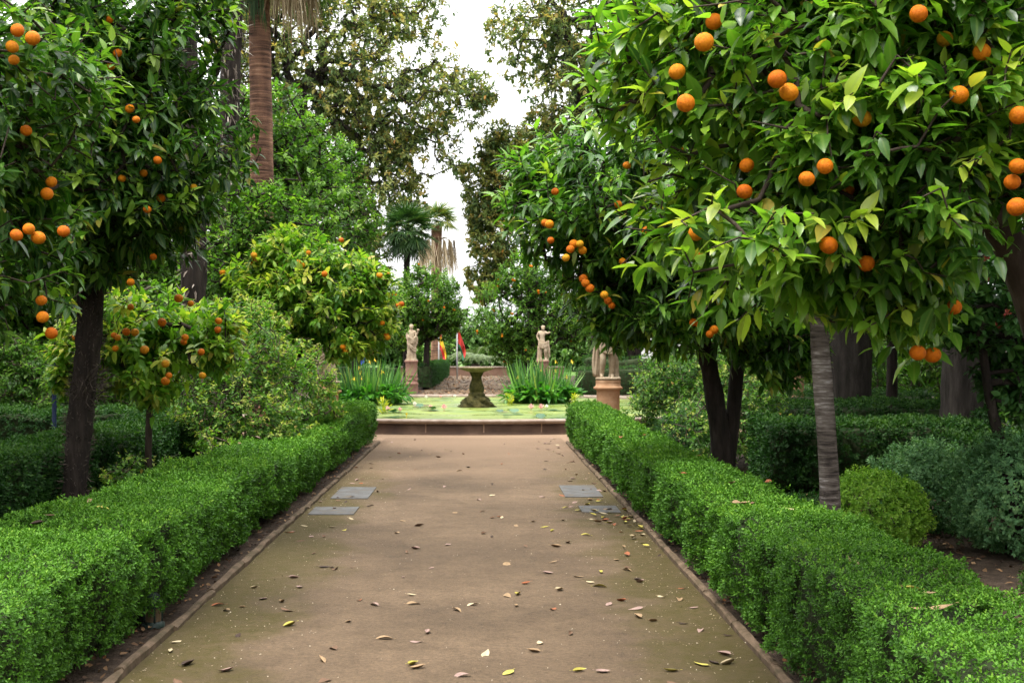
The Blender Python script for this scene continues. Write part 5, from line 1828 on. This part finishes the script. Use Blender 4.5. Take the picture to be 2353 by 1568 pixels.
# white building glimpsed through the trees on the right
bd = empty("white_building", (14, 74, 0), "white building glimpsed between trunks right of the pond", "building")
mb = MB()
box(mb, -5, 0, 0, 6, 0, 4.2)
mb.build("wall", M['white'], bd, smooth=False)
for k in range(2):
    mb = MB()
    box(mb, -4 + k * 2.2, -3.0 + k * 2.2, -.02, .02, .9, 3.0)
    mb.build("window", M['darkvoid'], bd, smooth=False)
mb = MB()
mb.add([(-5.5, -.5, 4.2), (.5, -.5, 4.2), (.5, 6.5, 4.2), (-5.5, 6.5, 4.2), (-3, 3, 5.4), (-2, 3, 5.4)], [np.array([(0, 1, 5, 4), (2, 3, 4, 5), (3, 2, 1, 0)]), np.array([(1, 2, 5), (3, 0, 4)])])
mb.build("roof", M['terracotta'], bd, smooth=False)


def flag_mat(name, rows, axis='Z', star=None):
    m, nt, b = new_mat(name)
    at_ = nt.nodes.new("ShaderNodeAttribute")
    at_.attribute_name = "rnd"
    r = ramp_node(nt, rows)
    r.color_ramp.interpolation = 'CONSTANT'
    nt.links.new(at_.outputs['Fac'], r.inputs[0])
    nt.links.new(r.outputs[0], b.inputs['Base Color'])
    b.inputs['Roughness'].default_value = .7
    return m


M['spain'] = flag_mat("red_yellow_red_cloth", [(0, (.62, .03, .03)), (.25, (.85, .55, .02)), (.75, (.62, .03, .03))])
M['redgreen'] = flag_mat("green_red_cloth", [(0, (.02, .16, .07)), (.14, (.62, .04, .03))])
M['blueflag'] = flag_mat("blue_cloth", [(0, (.02, .06, .36)), (.5, (.02, .06, .36))])


def flag(u, v0, v1, y, mat, label, wid, ptop, stars=False):
    """limp flag hanging from its pole; the attribute runs across the cloth's height before it drooped"""
    x, _, ztop = at(u, v0, y)
    zbot = at(u, v1, y)[2]
    root = empty("flagpole", (x, y, 0), label, "flag", "flags beyond the pond")
    mb = MB()
    tube(mb, [(0, 0, 0), (0, 0, ztop * .6), (0, 0, ztop + ptop)], [.045, .04, .03], 10)
    lathe(mb, [(.001, 0), (.06, .03), (.06, .07), (.001, .1)], (0, 0, ztop + ptop), 10)
    mb.build("pole", M['metal'], root)
    mb = MB()
    nu, nv = 18, 22
    H = ztop - zbot
    V, A = [], []
    for j in range(nv):
        tv = j / (nv - 1)
        for i in range(nu):
            tu = i / (nu - 1)
            # the free edge falls down towards the pole in deep folds
            xx = .05 + wid * tu * (.35 + .65 * math.sin(tv * PI * .85 + .1))
            yy = .10 * math.sin(tu * 9 + tv * 1.5) * tu
            zz = ztop - H * (tv * (.55 + .1 * tu) + .42 * tu * tu)
            V.append((xx, yy, zz))
            A.append(1 - tv)
    i, j = np.meshgrid(np.arange(nu - 1), np.arange(nv - 1), indexing='xy')
    q = np.stack([j * nu + i, j * nu + i + 1, (j + 1) * nu + i + 1, (j + 1) * nu + i], -1).reshape(-1, 4)
    mb.add(V, q, rnd=np.array(A))
    cl = mb.build("cloth", mat, root)
    if stars:
        for k in range(12):
            a = k * PI / 6
            tu, tv = .5 + .3 * math.cos(a), .5 + .33 * math.sin(a)
            xx = .05 + wid * tu * (.35 + .65 * math.sin(tv * PI * .85 + .1))
            yy = .10 * math.sin(tu * 9 + tv * 1.5) * tu - .012
            zz = ztop - H * (tv * (.55 + .1 * tu) + .42 * tu * tu)
            mb = MB()
            pp = [(xx + (.075 if q % 2 == 0 else .03) * math.sin(q * PI / 5), yy - .03, zz + (.075 if q % 2 == 0 else .03) * math.cos(q * PI / 5)) for q in range(10)]
            mb.add(pp, np.array([list(range(10))]))
            mb.build("star", M['yellowpetal'], cl, smooth=False)


flag(1050, 756, 824, 70, M['redgreen'], "red and green flag hanging limp on a pale pole beside the feather palm", .42, .4)
flag(1008, 762, 832, 72, M['spain'], "red and yellow striped flag hanging limp beside the thick palm trunk", .36, .3)
flag(816, 794, 835, 66, M['blueflag'], "blue flag with yellow stars hanging behind the left irises", .45, .3, True)

# blue post left
bp_ = empty("blue_post", (-5.85, 17.0, 0), "thin dark blue post in the shade left of the dark trunk", "post")
bp_.location = (-5.6, 17.1, 0)
mb = MB()
lathe(mb, [(.05, 0), (.05, .12), (.03, .16), (.028, 1.7), (.04, 1.72), (.04, 1.78), (.001, 1.8)], (0, 0, 0), 14)
mb.build("shaft", M['bluepole'], bp_)

# green ground lamp under the left hedge
lx, ly = -1.90, 7.55
lp = empty("garden_lamp", (lx, ly, 0), "small green dome topped lamp under the left hedge", "lamp")
mb = MB()
lathe(mb, [(.065, 0), (.065, .025), (.05, .03), (.048, .035)], (0, 0, 0), 24)
mb.build("base", M['lampgreen'], lp)
mb = MB()
lathe(mb, [(.052, .115), (.056, .125), (.054, .15), (.042, .18), (.02, .195), (.001, .198)], (0, 0, 0), 24)
mb.build("dome", M['lampgreen'], lp)
mb = MB()
lathe(mb, [(.045, .03), (.045, .12)], (0, 0, 0), 24)
mb.build("lens", M['lampglass'], lp)
mb = MB()
for k in range(4):
    a = k * PI / 2 + .4
    tube(mb, [(.049 * math.cos(a), .049 * math.sin(a), .03), (.049 * math.cos(a), .049 * math.sin(a), .118)], [.006, .006], 6)
mb.build("bar", M['lampgreen'], lp)

# ================================================================== FALLEN LEAVES
COLS = {'tan': (.27, .18, .10), 'brown': (.13, .075, .045), 'dark brown': (.045, .028, .02), 'yellow': (.38, .33, .07), 'pinkish': (.27, .18, .15), 'russet': (.26, .09, .04), 'pale cream': (.42, .34, .21)}
LM = {}
for c, rgb in COLS.items():
    LM[c] = noise_mat("fallen_leaf_" + c.replace(' ', '_'), [(.3, tuple(v * .7 for v in rgb)), (.7, tuple(min(1, v * 1.2) for v in rgb))], 40, .75, .2, 120)
SHAPES = []
for k in range(7):
    mb = MB()
    T, tri, quad = template([(.08, .2), (.22, .42), (.4, .5), (.6, .46), (.78, .33), (.92, .13)])
    L, W = .096, .045
    cu, fo_, tw = rng.uniform(-.2, .7), rng.uniform(.1, .8), rng.uniform(-.8, .8)
    if k == 0:
        cu, fo_ = .3, .25
    x = T[:, 0] - .5
    z = cu * x ** 2 * L + fo_ * np.abs(T[:, 1]) ** 1.5 * W * 1.6 + tw * x * T[:, 1] * W * 1.2
    V = np.stack([x * L * (1 - .15 * abs(cu)), T[:, 1] * W * (1 - .35 * fo_), z], -1)
    V[:, 2] -= V[:, 2].min() - .001
    mb.add(V, [tri, quad])
    tube(mb, [(-L * .5, 0, V[0, 2] + .001), (-L * .5 - .012, .002, V[0, 2] + .002)], [.0012, .001], 4)
    o = mb.build("fallen_leaf", LM['tan'])
    SHAPES.append(o.data)
    bpy.data.objects.remove(o)
MESHES = {}
for c in COLS:
    for k, me in enumerate(SHAPES):
        m2 = me.copy()
        m2.materials.clear()
        m2.materials.append(LM[c])
        MESHES[c, k] = m2


def drop(x, y, z, c, s, where, group):
    o = bpy.data.objects.new("fallen_leaf", MESHES[c, random.randrange(7)])
    COL.objects.link(o)
    o.location = (x, y, z)
    o.scale = (s, s * random.uniform(.8, 1.2), s)
    o.rotation_euler = (random.gauss(0, .12), random.gauss(0, .12), random.random() * 6.28)
    return tag(o, "%s dry leaf %s" % (c, where), "leaf", "%s %s" % (c, group))


# the ones read off the photograph: pixel on the path, colour
seen = [(583, 1353, 'pale cream'), (688, 1351, 'pinkish'), (605, 1378, 'pinkish'), (648, 1385, 'tan'), (675, 1330, 'pinkish'), (500, 1393, 'russet'), (520, 1405, 'tan'), (665, 1440, 'yellow'), (405, 1478, 'pale cream'),
        (883, 1470, 'tan'), (955, 1478, 'pinkish'), (767, 1493, 'brown'), (948, 1530, 'yellow'), (958, 1538, 'tan'), (1062, 1556, 'pinkish'), (1167, 1550, 'yellow'), (1190, 1368, 'yellow'), (1207, 1343, 'russet'), (1165, 1372, 'tan'), (1270, 1402, 'russet'), (1285, 1358, 'pale cream'),
        (1355, 1340, 'pale cream'), (1328, 1327, 'tan'), (1310, 1460, 'brown'), (1085, 1392, 'pale cream'), (1050, 1405, 'tan'), (945, 1370, 'pale cream'), (950, 1390, 'tan'), (1115, 1507, 'pale cream'), (1225, 1500, 'tan'), (1330, 1545, 'yellow'), (1385, 1547, 'pinkish'),
        (1500, 1430, 'tan'), (1540, 1545, 'yellow'), (1465, 1333, 'dark brown'), (1470, 1340, 'pinkish'), (1415, 1288, 'tan'), (1440, 1312, 'tan'), (1380, 1318, 'yellow'), (1520, 1374, 'pale cream'), (1427, 1383, 'russet'), (1460, 1402, 'pinkish'), (1465, 1420, 'tan'), (1378, 1350, 'yellow'),
        (963, 1210, 'brown'), (935, 1272, 'brown'), (955, 1263, 'pinkish'), (1207, 1257, 'brown'), (1278, 1258, 'tan'), (1250, 1213, 'yellow'), (1268, 1222, 'yellow'), (1225, 1200, 'tan'), (1185, 1210, 'tan'), (1110, 1228, 'brown'), (1130, 1235, 'dark brown'), (745, 1305, 'dark brown'), (770, 1310, 'brown'),
        (690, 1245, 'brown'), (665, 1225, 'russet'), (790, 1220, 'yellow'), (715, 1235, 'pinkish'), (1130, 1115, 'dark brown'), (955, 1080, 'brown'), (1075, 1075, 'dark brown'), (820, 1105, 'pinkish'), (830, 1112, 'russet'), (770, 1085, 'brown'), (1290, 1140, 'russet'), (1310, 1107, 'brown'), (1325, 1092, 'tan'),
        (433, 1530, 'dark brown'), (520, 1545, 'pinkish'), (1560, 1380, 'tan'), (1610, 1530, 'yellow'), (1672, 1528, 'pale cream'), (1640, 1525, 'dark brown'), (1480, 1250, 'dark brown'), (1240, 1480, 'pale cream'), (800, 1430, 'tan'), (860, 1392, 'pinkish'), (1045, 1180, 'tan'), (1100, 1150, 'pinkish'), (1130, 1140, 'pale cream')]
WHERE, GRP = "lying on the earth path", "leaves fallen on the path"
cnt = 0
for u, v, c in seen:
    y = F * EYE / (v - CV)
    drop((u - CU) / F * y, y, .009, c, random.uniform(.75, 1.15), WHERE, GRP)
    cnt += 1
# a drift of yellow leaves beside the right kerb
for k in range(40):
    y = random.gauss(12.2, .9)
    x = 1.43 - abs(random.gauss(.08, .28))
    drop(x, y, .010 if random.random() < .6 else .02, random.choice(['yellow', 'yellow', 'tan', 'pale cream', 'russet']), random.uniform(.8, 1.25), WHERE, GRP)
for k in range(120):
    y = 6 + 17.5 * random.random() ** 1.1
    e = random.random()
    if e < .36:
        x = PX1 - abs(random.gauss(0, .35)) - .04
    elif e < .62:
        x = PX0 + abs(random.gauss(0, .35)) + .04
    else:
        x = random.uniform(PX0 + .1, PX1 - .1)
    drop(x, y, .009, random.choice(['tan', 'brown', 'dark brown', 'pinkish', 'pinkish', 'russet', 'pale cream', 'brown']), random.uniform(.5, 1.1), WHERE, GRP)

# leaves lodged on the hedge tops
for u, v, c in ((1697, 1158, 'tan'), (1712, 1158, 'tan'), (1728, 1160, 'brown'), (1812, 1172, 'pale cream'), (1772, 1193, 'tan'), (1605, 1048, 'russet'), (1575, 1090, 'russet'), (1765, 1108, 'russet'), (1680, 1113, 'tan'), (1960, 1297, 'tan'), (2100, 1360, 'yellow'), (2125, 1365, 'tan'), (2165, 1398, 'tan'), (2110, 1402, 'tan'),
                (1480, 1000, 'russet'), (1440, 980, 'pinkish'), (1425, 1005, 'russet')):
    y = F * (EYE - HR - .03) / (v - CV)
    drop((u - CU) / F * y, y, HR + .035, c, random.uniform(.85, 1.1), "caught on top of the right path hedge", "leaves on the right path hedge")
for u, v, c in ((205, 1157, 'tan'), (240, 1163, 'tan'), (238, 1172, 'yellow'), (115, 1188, 'brown'), (85, 1208, 'dark brown'), (590, 1008, 'pinkish'), (620, 1000, 'tan'), (550, 1022, 'tan'), (660, 980, 'pinkish'), (740, 940, 'pale cream'), (760, 985, 'pinkish')):
    y = F * (EYE - HL - .05) / (v - CV)
    drop((u - CU) / F * y, y, HL + .06, c, random.uniform(.85, 1.1), "caught on top of the left path hedge", "leaves on the left path hedge")

# uncountable litter on the soil, on the far path and on the shaded hedges
mb = MB()


def scatter(n, fx, size, z=.012):
    P = fx(n)
    n = len(P)
    th = rng.random(n) * 6.28
    D = np.stack([np.cos(th), np.sin(th), rng.normal(size=n) * .25], -1)
    leaves(mb, P, D, np.array([0, 0, 1.]) + rng.normal(size=(n, 3)) * .35, size * rng.uniform(.5, 1.2, n), size * .5, rng.random(n), T_MED, rng.uniform(-.4, .6, n), .4)


scatter(2600, lambda n: np.stack([rng.uniform(PC - 2.6, PC + 3.0, n), 38.6 + 40 * rng.random(n) ** 1.3, np.full(n, .02)], -1), .13)
scatter(1600, lambda n: np.stack([rng.uniform(2.2, 6.0, n), rng.uniform(6, 15, n), np.full(n, .012)], -1), .07)
scatter(1000, lambda n: np.stack([rng.uniform(-6, -2.9, n), rng.uniform(7, 20, n), np.full(n, .012)], -1), .07)
scatter(420, lambda n: np.stack([-1.84 - np.abs(rng.normal(size=n)) * .15, rng.uniform(4.5, 22, n), np.full(n, .012)], -1), .045)
scatter(420, lambda n: np.stack([1.53 + np.abs(rng.normal(size=n)) * .12, rng.uniform(4.5, 22, n), np.full(n, .012)], -1), .045)
a = rng.uniform(.15, PI - .15, 1200)
scatter(1200, lambda n: np.stack([POOL[0] + (7.2 + 2.6 * rng.random(n)) * np.cos(a), POOL[1] + (7.2 + 2.6 * rng.random(n)) * np.sin(a), np.full(n, .016)], -1), .11)
tag(mb.build("leaf_litter", M['litter']), "brown leaf litter strewn over the soil and the far path", "leaf litter", kind="stuff")

mb = MB()
n = 2600
e = rng.random(n)
x = np.where(e < .42, PX1 - np.abs(rng.normal(size=n)) * .42, np.where(e < .8, PX0 + np.abs(rng.normal(size=n)) * .42, rng.uniform(PX0, PX1, n)))
y = 5.8 + 16.5 * rng.random(n) ** 1.25
ok = (x > PX0) & (x < PX1)
x, y = x[ok], y[ok]
n = len(x)
th = rng.random(n) * 6.28
leaves(mb, np.stack([x, y, np.full(n, .011)], -1), np.stack([np.cos(th), np.sin(th), rng.normal(size=n) * .1], -1), np.array([0, 0, 1.]) + rng.normal(size=(n, 3)) * .3, rng.uniform(.006, .016, n), rng.uniform(.004, .010, n), rng.random(n), T_LOW, .3, .3)
tag(mb.build("fallen_petals", M['petalspeck']), "tiny pale blossom petals and grit scattered along the path edges", "petals", kind="stuff")
